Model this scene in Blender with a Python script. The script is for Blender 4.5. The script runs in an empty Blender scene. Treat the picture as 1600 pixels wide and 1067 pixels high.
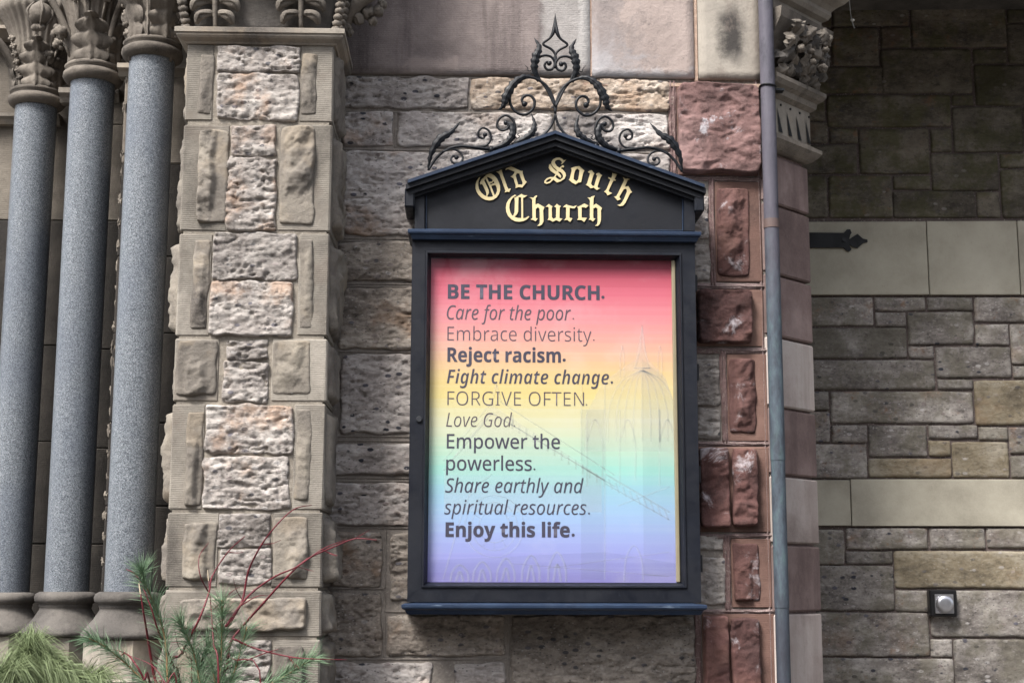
import bpy, math, random
import numpy as np
from mathutils import Vector, Matrix, Euler
R = math.radians
sc = bpy.context.scene
C = sc.collection
PI = math.pi

# ------------------------------------------------------------------ camera
F_PX = 2243.0
CAM_LOC = Vector((0.0, -5.3, 1.6))
CAM_ROT = Matrix.Rotation(R(-1.8), 3, 'Z') @ Matrix.Rotation(R(90 + 9.3), 3, 'X') @ Matrix.Rotation(R(0.155), 3, 'Z')
cam_d = bpy.data.cameras.new('camera')
cam = bpy.data.objects.new('camera', cam_d)
C.objects.link(cam)
cam.matrix_world = Matrix.Translation(CAM_LOC) @ CAM_ROT.to_4x4()
cam_d.sensor_width = 36.0
cam_d.lens = F_PX / 1600 * 36
cam_d.clip_end = 500
sc.camera = cam

# ------------------------------------------------------------------ world and sun (overcast, brighter from the upper left)
SUN_AZ, SUN_EL = R(-40), R(52)          # azimuth from the wall's outward normal, towards the left
sdir = Vector((math.sin(SUN_AZ) * math.cos(SUN_EL), -math.cos(SUN_AZ) * math.cos(SUN_EL), math.sin(SUN_EL)))
world = bpy.data.worlds.new('World')
sc.world = world
world.use_nodes = True
wn = world.node_tree
sky = wn.nodes.new('ShaderNodeTexSky')
sky.sky_type = 'NISHITA'
sky.sun_disc = False
sky.sun_elevation = SUN_EL
sky.sun_rotation = math.atan2(sdir.x, sdir.y)
sky.dust_density = 3.0
hs = wn.nodes.new('ShaderNodeHueSaturation')
hs.inputs['Saturation'].default_value = 0.42
wn.links.new(sky.outputs[0], hs.inputs['Color'])
wn.links.new(hs.outputs[0], wn.nodes['Background'].inputs[0])
wn.nodes['Background'].inputs[1].default_value = 0.062
sun_d = bpy.data.lights.new('sun', 'SUN')
sun_d.energy = 1.5
sun_d.angle = R(18)
sun_d.color = (1.0, 0.965, 0.92)
sun = bpy.data.objects.new('sun', sun_d)
C.objects.link(sun)
sun.rotation_euler = (-sdir).to_track_quat('-Z', 'Y').to_euler()
sc.view_settings.view_transform = 'Standard'
sc.view_settings.look = 'None'
sc.view_settings.gamma = 1.0
sc.view_settings.use_curve_mapping = False
sc.view_settings.exposure = 2.42

# ------------------------------------------------------------------ object helpers
WM = {}
def tag(o, label=None, cat=None, group=None, kind=None):
    if label: o['label'] = label
    if cat: o['category'] = cat
    if group: o['group'] = group
    if kind: o['kind'] = kind
    return o
def empty(name, M, label=None, cat=None, group=None):
    o = bpy.data.objects.new(name, None)
    C.objects.link(o)
    o.empty_display_size = 0.1
    if not isinstance(M, Matrix): M = Matrix.Translation(Vector(M))
    o.matrix_world = M
    WM[o.name] = M.copy()
    return tag(o, label, cat, group)
def link(name, me, parent=None, M=None, mat=None):
    if M is None: M = Matrix.Identity(4)
    if not isinstance(M, Matrix): M = Matrix.Translation(Vector(M))
    o = bpy.data.objects.new(name, me)
    C.objects.link(o)
    if mat is not None and not me.materials: me.materials.append(mat)
    if parent is not None:
        o.parent = parent
        o.matrix_local = WM[parent.name].inverted() @ M
    else:
        o.matrix_world = M
    WM[o.name] = M.copy()
    return o
def mk(name, verts, faces, smooth=False):
    me = bpy.data.meshes.new(name)
    me.from_pydata([tuple(v) for v in verts], [], faces)
    if smooth: me.shade_smooth()
    me.validate()
    return me
class MB:
    """collects shapes in world coordinates, links them as one mesh object"""
    def __init__(self): self.v = []; self.f = []
    def add(self, vs, fs):
        b = len(self.v)
        self.v += [tuple(v) for v in vs]
        self.f += [tuple(i + b for i in f) for f in fs]
        return self
    def box(self, x0, x1, y0, y1, z0, z1, c=0.0, M=None):
        vs, fs = boxvf(x0, x1, y0, y1, z0, z1, c)
        if M is not None: vs = [M @ Vector(v) for v in vs]
        return self.add(vs, fs)
    def build(self, name, mat, parent=None, smooth=False, center=True):
        a = np.array(self.v)
        o = Vector((a.min(0) + a.max(0)) / 2) if center else Vector((0, 0, 0))
        me = mk(name, a - np.array(o), self.f, smooth)
        return link(name, me, parent, Matrix.Translation(o), mat)
def boxvf(x0, x1, y0, y1, z0, z1, c=0.0):
    if x1 < x0: x0, x1 = x1, x0
    if y1 < y0: y0, y1 = y1, y0
    if z1 < z0: z0, z1 = z1, z0
    if c <= 0:
        v = [(x, y, z) for x in (x0, x1) for y in (y0, y1) for z in (z0, z1)]
        f = [(0, 1, 3, 2), (4, 6, 7, 5), (0, 4, 5, 1), (2, 3, 7, 6), (0, 2, 6, 4), (1, 5, 7, 3)]
        return v, f
    c = min(c, (x1 - x0) / 2.2, (y1 - y0) / 2.2, (z1 - z0) / 2.2)
    X = (x0, x1); Y = (y0, y1); Z = (z0, z1)
    v = []; idx = {}
    for i in (0, 1):
        for j in (0, 1):
            for k in (0, 1):
                sx, sy, sz = (c if i == 0 else -c), (c if j == 0 else -c), (c if k == 0 else -c)
                for a, p in enumerate(((X[i], Y[j] + sy, Z[k] + sz), (X[i] + sx, Y[j], Z[k] + sz), (X[i] + sx, Y[j] + sy, Z[k]))):
                    idx[(i, j, k, a)] = len(v); v.append(p)
    g = lambda i, j, k, a: idx[(i, j, k, a)]
    f = []
    for i in (0, 1):
        q = [g(i, 0, 0, 0), g(i, 1, 0, 0), g(i, 1, 1, 0), g(i, 0, 1, 0)]; f.append(q[::-1] if i == 0 else q)
    for j in (0, 1):
        q = [g(0, j, 0, 1), g(1, j, 0, 1), g(1, j, 1, 1), g(0, j, 1, 1)]; f.append(q if j == 0 else q[::-1])
    for k in (0, 1):
        q = [g(0, 0, k, 2), g(1, 0, k, 2), g(1, 1, k, 2), g(0, 1, k, 2)]; f.append(q[::-1] if k == 0 else q)
    for j in (0, 1):
        for k in (0, 1): f.append((g(0, j, k, 1), g(1, j, k, 1), g(1, j, k, 2), g(0, j, k, 2)) if (j ^ k) else (g(0, j, k, 2), g(1, j, k, 2), g(1, j, k, 1), g(0, j, k, 1)))
    for i in (0, 1):
        for k in (0, 1): f.append((g(i, 0, k, 0), g(i, 1, k, 0), g(i, 1, k, 2), g(i, 0, k, 2)) if (i ^ k) == 0 else (g(i, 0, k, 2), g(i, 1, k, 2), g(i, 1, k, 0), g(i, 0, k, 0)))
    for i in (0, 1):
        for j in (0, 1): f.append((g(i, j, 0, 0), g(i, j, 1, 0), g(i, j, 1, 1), g(i, j, 0, 1)) if (i ^ j) else (g(i, j, 0, 1), g(i, j, 1, 1), g(i, j, 1, 0), g(i, j, 0, 0)))
    for i in (0, 1):
        for j in (0, 1):
            for k in (0, 1):
                t = (g(i, j, k, 0), g(i, j, k, 1), g(i, j, k, 2))
                f.append(t if (i + j + k) % 2 else t[::-1])
    return v, f

# ------------------------------------------------------------------ photo point -> point on a real plane
def ray(u, v):
    d = Vector(((u - 800.0) / F_PX, -(v - 533.5) / F_PX, -1.0))
    return (CAM_ROT @ d).normalized()
def wobble(vs, a=.0016):
    return [(x + rjit.uniform(-a, a), y + rjit.uniform(-a, a) * .6, z + rjit.uniform(-a, a)) for x, y, z in vs]
rjit = random.Random(77)
class Face:
    """a wall plane: origin O, turned by angle a about Z; local x runs along it, local y into it"""
    def __init__(self, O, a=0.0):
        self.M = Matrix.Translation(Vector(O)) @ Matrix.Rotation(a, 4, 'Z')
        self.I = self.M.inverted()
    def p(self, u, v, off=0.0):
        o = self.I @ CAM_LOC
        d = self.I.to_3x3() @ ray(u, v)
        t = (off - o.y) / d.y
        q = o + d * t
        return q.x, q.z
    def rect(self, u0, v0, u1, v1, off=0.0):
        um, vm = (u0 + u1) / 2, (v0 + v1) / 2
        return (self.p(u0, vm, off)[0], self.p(u1, vm, off)[0], self.p(um, v1, off)[1], self.p(um, v0, off)[1])
    def at(self, x, y, z): return self.M @ Matrix.Translation((x, y, z))
W0 = Face((0, 0, 0))
def P(u, v, Y=0.0):
    x, z = W0.p(u, v, Y)
    return Vector((x, Y, z))

# ------------------------------------------------------------------ numpy noise
def _h(ix, iy, s):
    n = (ix.astype(np.int64) * 374761393 + iy.astype(np.int64) * 668265263 + s * 1442695041) & 0xffffffff
    n = ((n ^ (n >> 13)) * 1274126177) & 0xffffffff
    n = n ^ (n >> 16)
    return (n & 0xffff) / 65535.0
def vn(x, y, s=0):
    ix = np.floor(x); iy = np.floor(y)
    fx = x - ix; fy = y - iy
    fx = fx * fx * (3 - 2 * fx); fy = fy * fy * (3 - 2 * fy)
    a = _h(ix, iy, s); b = _h(ix + 1, iy, s); c = _h(ix, iy + 1, s); d = _h(ix + 1, iy + 1, s)
    return (a * (1 - fx) + b * fx) * (1 - fy) + (c * (1 - fx) + d * fx) * fy
def fbm(x, y, s=0, o=4, g=0.5):
    t = 0; a = 1; n = 0
    for i in range(o):
        t = t + a * vn(x * 2 ** i + 17.3 * i, y * 2 ** i - 9.1 * i, s + i); n += a; a *= g
    return t / n
def ridge(x, y, s=0, o=3):
    t = 0; a = 1; n = 0
    for i in range(o):
        t = t + a * (1 - np.abs(2 * vn(x * 2 ** i + 5.7 * i, y * 2 ** i + 3.3 * i, s + i) - 1)); n += a; a *= .5
    return t / n
def sstep(a, b, x):
    t = np.clip((x - a) / (b - a), 0, 1)
    return t * t * (3 - 2 * t)

SEED = [11]
def grid_mesh(X, Y, Z, smooth=True, name='grid', flip=False):
    ny, nx = X.shape
    me = bpy.data.meshes.new(name)
    co = np.stack([X, Y, Z], -1).reshape(-1, 3).astype(np.float32)
    idx = np.arange(nx * ny).reshape(ny, nx)
    q = np.stack([idx[:-1, :-1], idx[:-1, 1:], idx[1:, 1:], idx[1:, :-1]], -1).reshape(-1, 4)
    if flip: q = q[:, ::-1]
    me.vertices.add(len(co)); me.vertices.foreach_set('co', co.ravel())
    me.loops.add(q.size); me.loops.foreach_set('vertex_index', q.ravel().astype(np.int32))
    me.polygons.add(len(q)); me.polygons.foreach_set('loop_start', np.arange(0, q.size, 4, dtype=np.int32))
    me.update(calc_edges=True)
    if smooth: me.shade_smooth()
    return me
def rock_mesh(w, h, relief=.02, style='rubble', res=.0055, rough=1.0, corner=9, jit=.006, sink=.03, edge=None):
    """a stone face: local x across, z up, -y out; its rim sinks behind the mortar"""
    SEED[0] += 1; s = SEED[0]
    rg = random.Random(s)
    nx = max(8, min(130, int(w / res))); ny = max(8, min(100, int(h / res)))
    u = np.linspace(-1, 1, nx); v = np.linspace(-1, 1, ny)
    u = np.concatenate([[-1], u[:1] + .003 / w, u[1:-1], u[-1:] - .003 / w, [1]]); v = np.concatenate([[-1], v[:1] + .003 / h, v[1:-1], v[-1:] - .003 / h, [1]])
    U, V = np.meshgrid(u, v)
    r = np.maximum(np.abs(U), np.abs(V))
    ok = r > 1e-4; rr_ = np.where(ok, r, 1.0)
    k = np.where(ok, ((np.abs(U / rr_)) ** corner + (np.abs(V / rr_)) ** corner + 1e-9) ** (-1.0 / corner), 1.0)
    U2 = U * k; V2 = V * k
    X = U2 * w / 2; Z = V2 * h / 2
    X = X + jit * (fbm(Z * 14 + s, X * 5, s, 3) - .5) * 2 * np.abs(U) ** 3
    Z = Z + jit * (fbm(X * 14 + s, Z * 5, s + 5, 3) - .5) * 2 * np.abs(V) ** 3
    d = np.minimum((1 - np.abs(U)) * w / 2, (1 - np.abs(V)) * h / 2)
    e = edge if edge else min(.016, .3 * min(w, h))
    if style == 'rubble': e = min(e, .010)
    e = e * (.4 + 1.1 * vn(X * 22, Z * 22, s + 9))
    prof = sstep(0, 1, d / e) ** .75
    if style == 'rubble':
        f = .55 * fbm(X * 7 + s, Z * 10, s + 1, 3) + .45 * ridge(X * 11 + s, Z * 30 + .5 * fbm(X * 9, Z * 9, s) * 6, s + 2, 3)
        wx = X + .02 * fbm(X * 14, Z * 14, s + 40, 2); wz = Z + .012 * fbm(X * 10 + 5, Z * 16, s + 41, 2)
        hgt = relief * (.35 + .8 * f) * prof + rough * .009 * (fbm(wx * 48, wz * 80, s + 3, 3, .62) - .5) * prof
        cr = 1 - np.abs(2 * fbm(wx * 9 + s, wz * 34, s + 50, 3, .55) - 1)
        hgt = hgt - rough * .009 * sstep(.90, .985, cr) * prof * sstep(.35, .6, vn(X * 9, Z * 9, s + 51))
        q5 = fbm(wx * 9 + s, wz * 22, s + 60, 4, .6) * 9; q5 = (np.floor(q5) + sstep(.72, 1, q5 - np.floor(q5))) / 9
        hgt = hgt + relief * 1.0 * (q5 - .5) * prof + rough * .005 * (np.abs(2 * vn(wx * 38, wz * 60, s + 61) - 1) - .5) * prof
        hgt = hgt - rough * .0035 * sstep(.74, .8, vn(X * 45 + 9, Z * 70, s + 7)) * prof
    elif style == 'chisel':
        # broken face: tilted conchoidal planes with crooked ridges; one side dies into the margin
        sx_, sz_ = .5 * w, .5 * h
        A = X / sx_; B = Z / sz_
        wx = A + .5 * (fbm(X * 6, Z * 6, s + 70, 3) - .5); wz = B + .5 * (fbm(X * 6 + 9, Z * 6, s + 71, 3) - .5)
        sg = rg.choice((-1, 1)); c0 = rg.uniform(-.35, .35); sl = rg.uniform(.5, 1.0)
        p1 = 1.0 - 1.5 * np.maximum(0, sg * wx - c0) ; p2 = .95 - sl * np.maximum(0, -(sg * wx) + c0 + .1)
        p3 = 1.05 - rg.uniform(.5, 1.2) * np.abs(wz - rg.uniform(-.5, .5)); p4 = .55 + .6 * (wz * rg.choice((-1, 1))); lx = X + .04 * (fbm(X * 12 + s, Z * 12, s + 80, 3) - .5) + .4 * Z * sg; lz = Z + .04 * (fbm(X * 12, Z * 12 + s, s + 81, 3) - .5) + .3 * X * sg
        hgt = np.minimum(np.minimum(p1, p2), np.minimum(p3, np.maximum(p4, .45)))
        hgt = hgt + .5 * (fbm(X * 13 + s, Z * 13, s + 72, 4, .55) - .5)
        q5 = fbm(lx * 10 + s, lz * 15, s + 60, 4, .55) * 7; q5 = (np.floor(q5) + sstep(.8, 1, q5 - np.floor(q5))) / 7
        hgt = hgt + .7 * (q5 - .45)
        hgt = relief * np.clip(hgt, .2, 1.4) * prof + rough * .004 * (fbm(X * 50, Z * 60, s + 6, 4, .6) - .5) * prof
    elif style == 'lumpy':
        lx = X + .05 * (fbm(X * 9 + s, Z * 9, s + 80, 3) - .5) + .35 * Z * rg.uniform(-1, 1); lz = Z + .05 * (fbm(X * 9, Z * 9 + s, s + 81, 3) - .5) + .3 * X * rg.uniform(-1, 1)
        f = fbm(lx * 5 + s, lz * 6, s + 1, 4, .55)
        f2 = np.abs(fbm(lx * 8 + 3, lz * 12 + s, s + 8, 3) - .5) * 2
        q5 = fbm(lx * 7 + s, lz * 12, s + 60, 4, .55) * 7; q5 = (np.floor(q5) + sstep(.75, 1, q5 - np.floor(q5))) / 7
        hgt = relief * (.2 + .6 * f - .2 * f2 + .75 * q5) * prof + rough * .006 * (fbm(X * 45, Z * 55, s + 3, 3, .6) - .5) * prof
        hgt = hgt - relief * .25 * sstep(.58, .74, fbm(lx * 8 + 3, lz * 12, s + 31, 3, .5)) * prof
        hgt = np.maximum(hgt, relief * .1 * prof)
    else:
        hgt = relief * (.35 + .9 * (fbm(X * 9 + s, Z * 9, s, 4, .6))) * prof + rough * .005 * (fbm(X * 50, Z * 60, s + 3, 3, .6) - .5) * prof
    Yv = -hgt
    rim = (np.abs(U) > .9999) | (np.abs(V) > .9999)
    Yv = np.where(rim, sink, Yv)
    return grid_mesh(X, Yv, Z, True, style)
def rock(face, rc, mat, parent, name='stone', off=0.0, relief=.02, style='rubble', rot=None, **k):
    x0, x1, z0, z1 = rc
    me = rock_mesh(x1 - x0, z1 - z0, relief, style, **k)
    M = face.at((x0 + x1) / 2, off, (z0 + z1) / 2)
    if rot is not None: M = M @ rot
    return link(name, me, parent, M, mat)
def slab(face, rc, y0, y1, mat, parent, name='block', c=.003, wob=.0):
    x0, x1, z0, z1 = rc
    vs, fs = boxvf(-(x1 - x0) / 2, (x1 - x0) / 2, y0, y1, -(z1 - z0) / 2, (z1 - z0) / 2, c)
    return link(name, mk(name, vs, fs), parent, face.at((x0 + x1) / 2, 0, (z0 + z1) / 2), mat)

def catmull(pts, n=8, closed=False):
    pts = [np.array(p, float) for p in pts]
    out = []
    m = len(pts)
    for i in range(m - 1 if not closed else m):
        p0 = pts[(i - 1) % m] if (closed or i > 0) else 2 * pts[0] - pts[1]
        p1 = pts[i % m]; p2 = pts[(i + 1) % m]
        p3 = pts[(i + 2) % m] if (closed or i + 2 < m) else 2 * pts[-1] - pts[-2]
        for t in np.linspace(0, 1, n, endpoint=False):
            out.append(.5 * ((2 * p1) + (-p0 + p2) * t + (2 * p0 - 5 * p1 + 4 * p2 - p3) * t * t + (-p0 + 3 * p1 - 3 * p2 + p3) * t ** 3))
    if not closed: out.append(pts[-1])
    return out
def tube(mb, pts, radii, sides=8, ref=(0, -1, 0), flat=1.0, cap=True, n=1):
    """tube along pts; flat scales the thickness along ref"""
    if np.isscalar(radii): radii = [radii] * len(pts)
    if n > 1:
        rr = catmull([(r, 0, 0) for r in radii], n)
        pts = catmull(pts, n); radii = [max(1e-4, q[0]) for q in rr]
    pts = [Vector(p) for p in pts]
    ref = Vector(ref)
    vs = []; fs = []
    m = len(pts)
    for i, p in enumerate(pts):
        t = (pts[min(i + 1, m - 1)] - pts[max(i - 1, 0)])
        if t.length < 1e-9: t = Vector((0, 0, 1))
        t.normalize()
        s = t.cross(ref)
        if s.length < 1e-3: s = t.cross(Vector((1, 0, 0)))
        s.normalize()
        b = s.cross(t).normalized()
        for k in range(sides):
            a = 2 * PI * k / sides
            vs.append(p + s * math.cos(a) * radii[i] + b * math.sin(a) * radii[i] * flat)
    for i in range(m - 1):
        for k in range(sides):
            k2 = (k + 1) % sides
            fs.append((i * sides + k, i * sides + k2, (i + 1) * sides + k2, (i + 1) * sides + k))
    if cap:
        fs.append(tuple(range(sides))[::-1]); fs.append(tuple((m - 1) * sides + k for k in range(sides)))
    mb.add(vs, fs)
def lathe(prof, n=48, rib=0, ribamp=0.0, a0=0.0, cap=True):
    vs = []; fs = []
    for j, (r, z) in enumerate(prof):
        for i in range(n):
            a = a0 + 2 * PI * i / n
            rr = r * (1 + (ribamp * abs(math.cos(rib * a / 2)) if rib else 0))
            vs.append((rr * math.cos(a), rr * math.sin(a), z))
    for j in range(len(prof) - 1):
        for i in range(n):
            k = (i + 1) % n
            fs.append((j * n + i, j * n + k, (j + 1) * n + k, (j + 1) * n + i))
    if cap: fs.append(tuple(range(n))[::-1]); fs.append(tuple((len(prof) - 1) * n + i for i in range(n)))
    return vs, fs
def blob(mb, c, r, seed=0, amp=.15, n=14, sc3=(1, 1, 1), fr=3.0):
    """a lumpy carved ball"""
    vs = []; fs = []
    for j in range(n + 1):
        th = PI * j / n
        for i in range(2 * n):
            a = PI * i / n
            d = Vector((math.sin(th) * math.cos(a), math.sin(th) * math.sin(a), math.cos(th)))
            k = 1 + amp * (2 * float(vn(np.array(d.x * fr + seed * 3.1 + d.z * 1.7), np.array(d.y * fr - seed + d.z * 2.3), seed)) - 1)
            vs.append(Vector(c) + Vector((d.x * sc3[0], d.y * sc3[1], d.z * sc3[2])) * r * k)
    for j in range(n):
        for i in range(2 * n):
            k = (i + 1) % (2 * n)
            fs.append((j * 2 * n + i, (j + 1) * 2 * n + i, (j + 1) * 2 * n + k, j * 2 * n + k))
    mb.add(vs, fs)

# ------------------------------------------------------------------ materials
def srgb(r, g, b):
    f = lambda c: (c / 255 / 12.92) if c <= 10 else ((c / 255 + .055) / 1.055) ** 2.4
    return (f(r), f(g), f(b), 1)
class NT:
    def __init__(self, name):
        self.m = bpy.data.materials.new(name); self.m.use_nodes = True
        self.t = self.m.node_tree; self.b = self.t.nodes['Principled BSDF']
        self.b.inputs['Specular IOR Level'].default_value = .3
        self._pos = None
    def n(self, ty, **k):
        x = self.t.nodes.new(ty)
        for a, v in k.items(): setattr(x, a, v)
        return x
    def l(self, a, b): self.t.links.new(a, b)
    def set(self, inp, v):
        if isinstance(v, bpy.types.NodeSocket): self.l(v, inp)
        else: inp.default_value = v
    def pos(self, s=(1, 1, 1), rnd=True):
        if self._pos is None:
            g = self.n('ShaderNodeNewGeometry'); o = self.n('ShaderNodeObjectInfo')
            self.rand = o.outputs['Random']
            m = self.n('ShaderNodeMath', operation='MULTIPLY'); self.l(o.outputs['Random'], m.inputs[0]); m.inputs[1].default_value = 37.0
            a = self.n('ShaderNodeVectorMath', operation='ADD'); self.l(g.outputs['Position'], a.inputs[0]); self.l(m.outputs[0], a.inputs[1])
            self._pos = a.outputs[0]; self.wpos = g.outputs['Position']
        m = self.n('ShaderNodeVectorMath', operation='MULTIPLY'); self.l(self._pos if rnd else self.wpos, m.inputs[0]); m.inputs[1].default_value = s
        return m.outputs[0]
    def noise(self, scale, detail=4, rough=.55, s=(1, 1, 1), rnd=True, dist=0.0):
        x = self.n('ShaderNodeTexNoise'); x.inputs['Scale'].default_value = scale; x.inputs['Detail'].default_value = detail
        x.inputs['Roughness'].default_value = rough; x.inputs['Distortion'].default_value = dist
        self.l(self.pos(s, rnd), x.inputs['Vector']); return x.outputs['Fac']
    def vor(self, scale, s=(1, 1, 1), out='Distance', rand=1.0, rnd=True):
        x = self.n('ShaderNodeTexVoronoi'); x.inputs['Scale'].default_value = scale; x.inputs['Randomness'].default_value = rand
        self.l(self.pos(s, rnd), x.inputs['Vector']); return x.outputs[out], x
    def ramp(self, fac, stops, interp='LINEAR'):
        x = self.n('ShaderNodeValToRGB'); cr = x.color_ramp; cr.interpolation = interp
        while len(cr.elements) < len(stops): cr.elements.new(.5)
        for e, (p, c) in zip(cr.elements, stops):
            e.position = p; e.color = c if not np.isscalar(c) else (c, c, c, 1)
        self.set(x.inputs[0], fac); return x.outputs[0]
    def mix(self, fac, a, b, mode='MIX'):
        x = self.n('ShaderNodeMix', data_type='RGBA', blend_type=mode)
        self.set(x.inputs[0], fac); self.set(x.inputs[6], a); self.set(x.inputs[7], b); return x.outputs[2]
    def math(self, op, a, b=0.0, c=None, clamp=False):
        x = self.n('ShaderNodeMath', operation=op, use_clamp=clamp); self.set(x.inputs[0], a); self.set(x.inputs[1], b)
        if c is not None: self.set(x.inputs[2], c)
        return x.outputs[0]
    def thr(self, v, a, b):
        x = self.n('ShaderNodeMapRange', clamp=True); self.set(x.inputs[0], v); x.inputs[1].default_value = a; x.inputs[2].default_value = b
        x.interpolation_type = 'SMOOTHSTEP'; return x.outputs[0]
    def sep(self, v):
        x = self.n('ShaderNodeSeparateXYZ'); self.l(v, x.inputs[0]); return x.outputs
    def bump(self, h, dist=.01, strength=1.0, prev=None):
        x = self.n('ShaderNodeBump'); x.inputs['Distance'].default_value = dist; x.inputs['Strength'].default_value = strength
        self.l(h, x.inputs['Height'])
        if prev is not None: self.l(prev, x.inputs['Normal'])
        return x.outputs[0]
    def done(self, col=None, rough=None, nrm=None, metal=None, spec=None):
        if col is not None: self.set(self.b.inputs['Base Color'], col)
        if rough is not None: self.set(self.b.inputs['Roughness'], rough)
        if nrm is not None: self.l(nrm, self.b.inputs['Normal'])
        if metal is not None: self.set(self.b.inputs['Metallic'], metal)
        if spec is not None: self.set(self.b.inputs['Specular IOR Level'], spec)
        return self.m

ALB = .74
def scaled(t, col, k=1.0, sat=1.0, rnd=None):
    h = t.n('ShaderNodeHueSaturation'); h.inputs['Saturation'].default_value = sat
    if rnd: t.l(t.math('MULTIPLY_ADD', t.rand, rnd * ALB * k, (1 - rnd / 2) * ALB * k), h.inputs['Value'])
    else: h.inputs['Value'].default_value = ALB * k
    t.l(col, h.inputs['Color']); return h.outputs[0]
def puddingstone(name, lo, mid, hi, stain=srgb(150, 105, 62), stain_amt=.45, peb=.8, bump=1.0, green=None, var=.35):
    t = NT(name)
    n1 = t.noise(7, 8, .68, (.75, 1, 1.3))
    col = t.ramp(n1, [(.28, lo), (.48, mid), (.68, hi)])
    n2 = t.noise(60, 6, .72, (.75, 1, 1.3))
    col = t.mix(t.math('MULTIPLY', t.thr(n2, .5, .7), .55), col, hi, 'MIX')
    col = t.mix(t.math('MULTIPLY', t.thr(n2, .47, .33), .6), col, lo, 'MIX')
    # pebbles set in the matrix
    d, vnod = t.vor(34, (.7, 1, 1.2))
    wcol = vnod.outputs['Color']; sx = t.sep(wcol)
    m = t.math('MULTIPLY', t.thr(d, .34, .22), t.thr(sx[0], .66, .7))
    pc = t.ramp(sx[1], [(0, srgb(62, 64, 74)), (.35, srgb(98, 96, 106)), (.6, srgb(150, 138, 134)), (.85, srgb(186, 180, 176)), (1, srgb(120, 90, 80))], 'CONSTANT')
    col = t.mix(t.math('MULTIPLY', m, peb), col, pc)
    d2, v2 = t.vor(95, (.8, 1, 1.2)); s2 = t.sep(v2.outputs['Color'])
    m2 = t.math('MULTIPLY', t.thr(d2, .36, .22), t.thr(s2[0], .72, .76))
    col = t.mix(t.math('MULTIPLY', m2, .6 * min(1, peb * peb * 1.5)), col, t.ramp(s2[1], [(0, srgb(60, 58, 62)), (.5, srgb(196, 190, 186))], 'CONSTANT'))
    st = t.math('MULTIPLY', t.thr(t.noise(4.5, 5, .6), .53, .68), t.math('MULTIPLY', t.thr(t.rand, .25, .8), stain_amt))
    col = t.mix(st, col, stain)
    if green: col = t.mix(t.math('MULTIPLY', t.thr(t.noise(6, 6, .7), .45, .6), .65), col, green)
    if green: col = t.mix(t.math('MULTIPLY', t.thr(t.noise(11, 8, .75), .56, .66), t.math('MULTIPLY', t.thr(t.rand, .1, .9), .55)), col, srgb(134, 92, 58))
    if green: col = t.mix(t.math('MULTIPLY', t.thr(t.noise(17, 8, .8), .55, .65), .4), col, lo)
    hs2 = scaled(t, col, 1.0, .92 if green else .85, var)
    h = t.math('ADD', t.math('MULTIPLY', n2, .6), t.noise(22, 9, .72, (.7, 1, 1.4)))
    h = t.math('ADD', h, t.math('MULTIPLY', m, .18))
    crv = t.noise(20, 6, .65, (.65, 1, 1.4), dist=.5)
    h = t.math('SUBTRACT', h, t.math('MULTIPLY', t.thr(t.math('ABSOLUTE', t.math('SUBTRACT', crv, .5)), .02, .0), .22))
    nr = t.bump(h, .012 * bump, .75)
    nr = t.bump(t.noise(190, 3, .6), .0015, .7, nr)
    return t.done(hs2, .9, nr)
def sandstone(name, base, dark, light, tool=0.0, stain=None, stain_amt=.5, var=.2, grime=.5, bump=1.0, tool_scale=135, whit=0.0, streak=.0, sat=.72):
    t = NT(name)
    n1 = t.noise(3.2, 6, .6, (1, 1, 1))
    col = t.ramp(n1, [(.3, dark), (.5, base), (.7, light)])
    fine = t.noise(150, 3, .7)
    col = t.mix(t.math('MULTIPLY', t.thr(fine, .4, .65), .16), col, light)
    sp = t.noise(26, 8, .8)
    col = t.mix(t.math('MULTIPLY', t.thr(t.noise(6, 9, .75, (1, 1, .6)), .5, .68), grime * .8), col, dark)
    col = t.mix(t.math('MULTIPLY', t.thr(t.noise(70, 4, .7), .62, .7), grime * .5), col, tuple(c * .5 for c in dark[:3]) + (1,))
    col = t.mix(t.math('MULTIPLY', t.thr(sp, .56, .74), grime), col, dark)
    if stain: col = t.mix(t.math('MULTIPLY', t.thr(t.noise(5.5, 5, .6, rnd=True), .52, .66), stain_amt), col, stain)
    if streak: col = t.mix(t.math('MULTIPLY', t.thr(t.noise(2.2, 6, .6, (4.5, 4.5, .55)), .46, .66), streak), col, dark)
    if whit: col = t.mix(t.math('MULTIPLY', t.thr(t.noise(6.5, 8, .7, dist=.4), .56, .66), whit), col, srgb(205, 200, 205))
    hs1 = scaled(t, col, 1.0, sat, var)
    nr = t.bump(t.noise(40, 8, .7), .004 * bump, .8)
    if tool:
        z = t.sep(t.pos((1, 1, 1), False))[2]
        w = t.math('SINE', t.math('MULTIPLY', t.math('ADD', z, t.math('MULTIPLY', t.noise(9, 2), .012)), tool_scale * 2 * PI))
        nr = t.bump(w, .0003 * tool, .7, nr)
        hsv2 = t.mix(t.math('MULTIPLY', t.thr(w, .1, -1), .08), hs1, tuple(c * .6 for c in dark[:3]) + (1,))
        return t.done(hsv2, .92, nr)
    return t.done(hs1, .92, nr)
def mortar(name, base, dark):
    t = NT(name)
    col = t.ramp(t.noise(9, 7, .7, rnd=False), [(.3, dark), (.62, base)])
    col = t.mix(t.math('MULTIPLY', t.thr(t.noise(120, 3, .6, rnd=False), .55, .7), .35), col, srgb(205, 195, 178))
    nr = t.bump(t.noise(70, 8, .75, rnd=False), .006, 1)
    return t.done(scaled(t, col, 1.0, .75), .95, nr)

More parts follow.
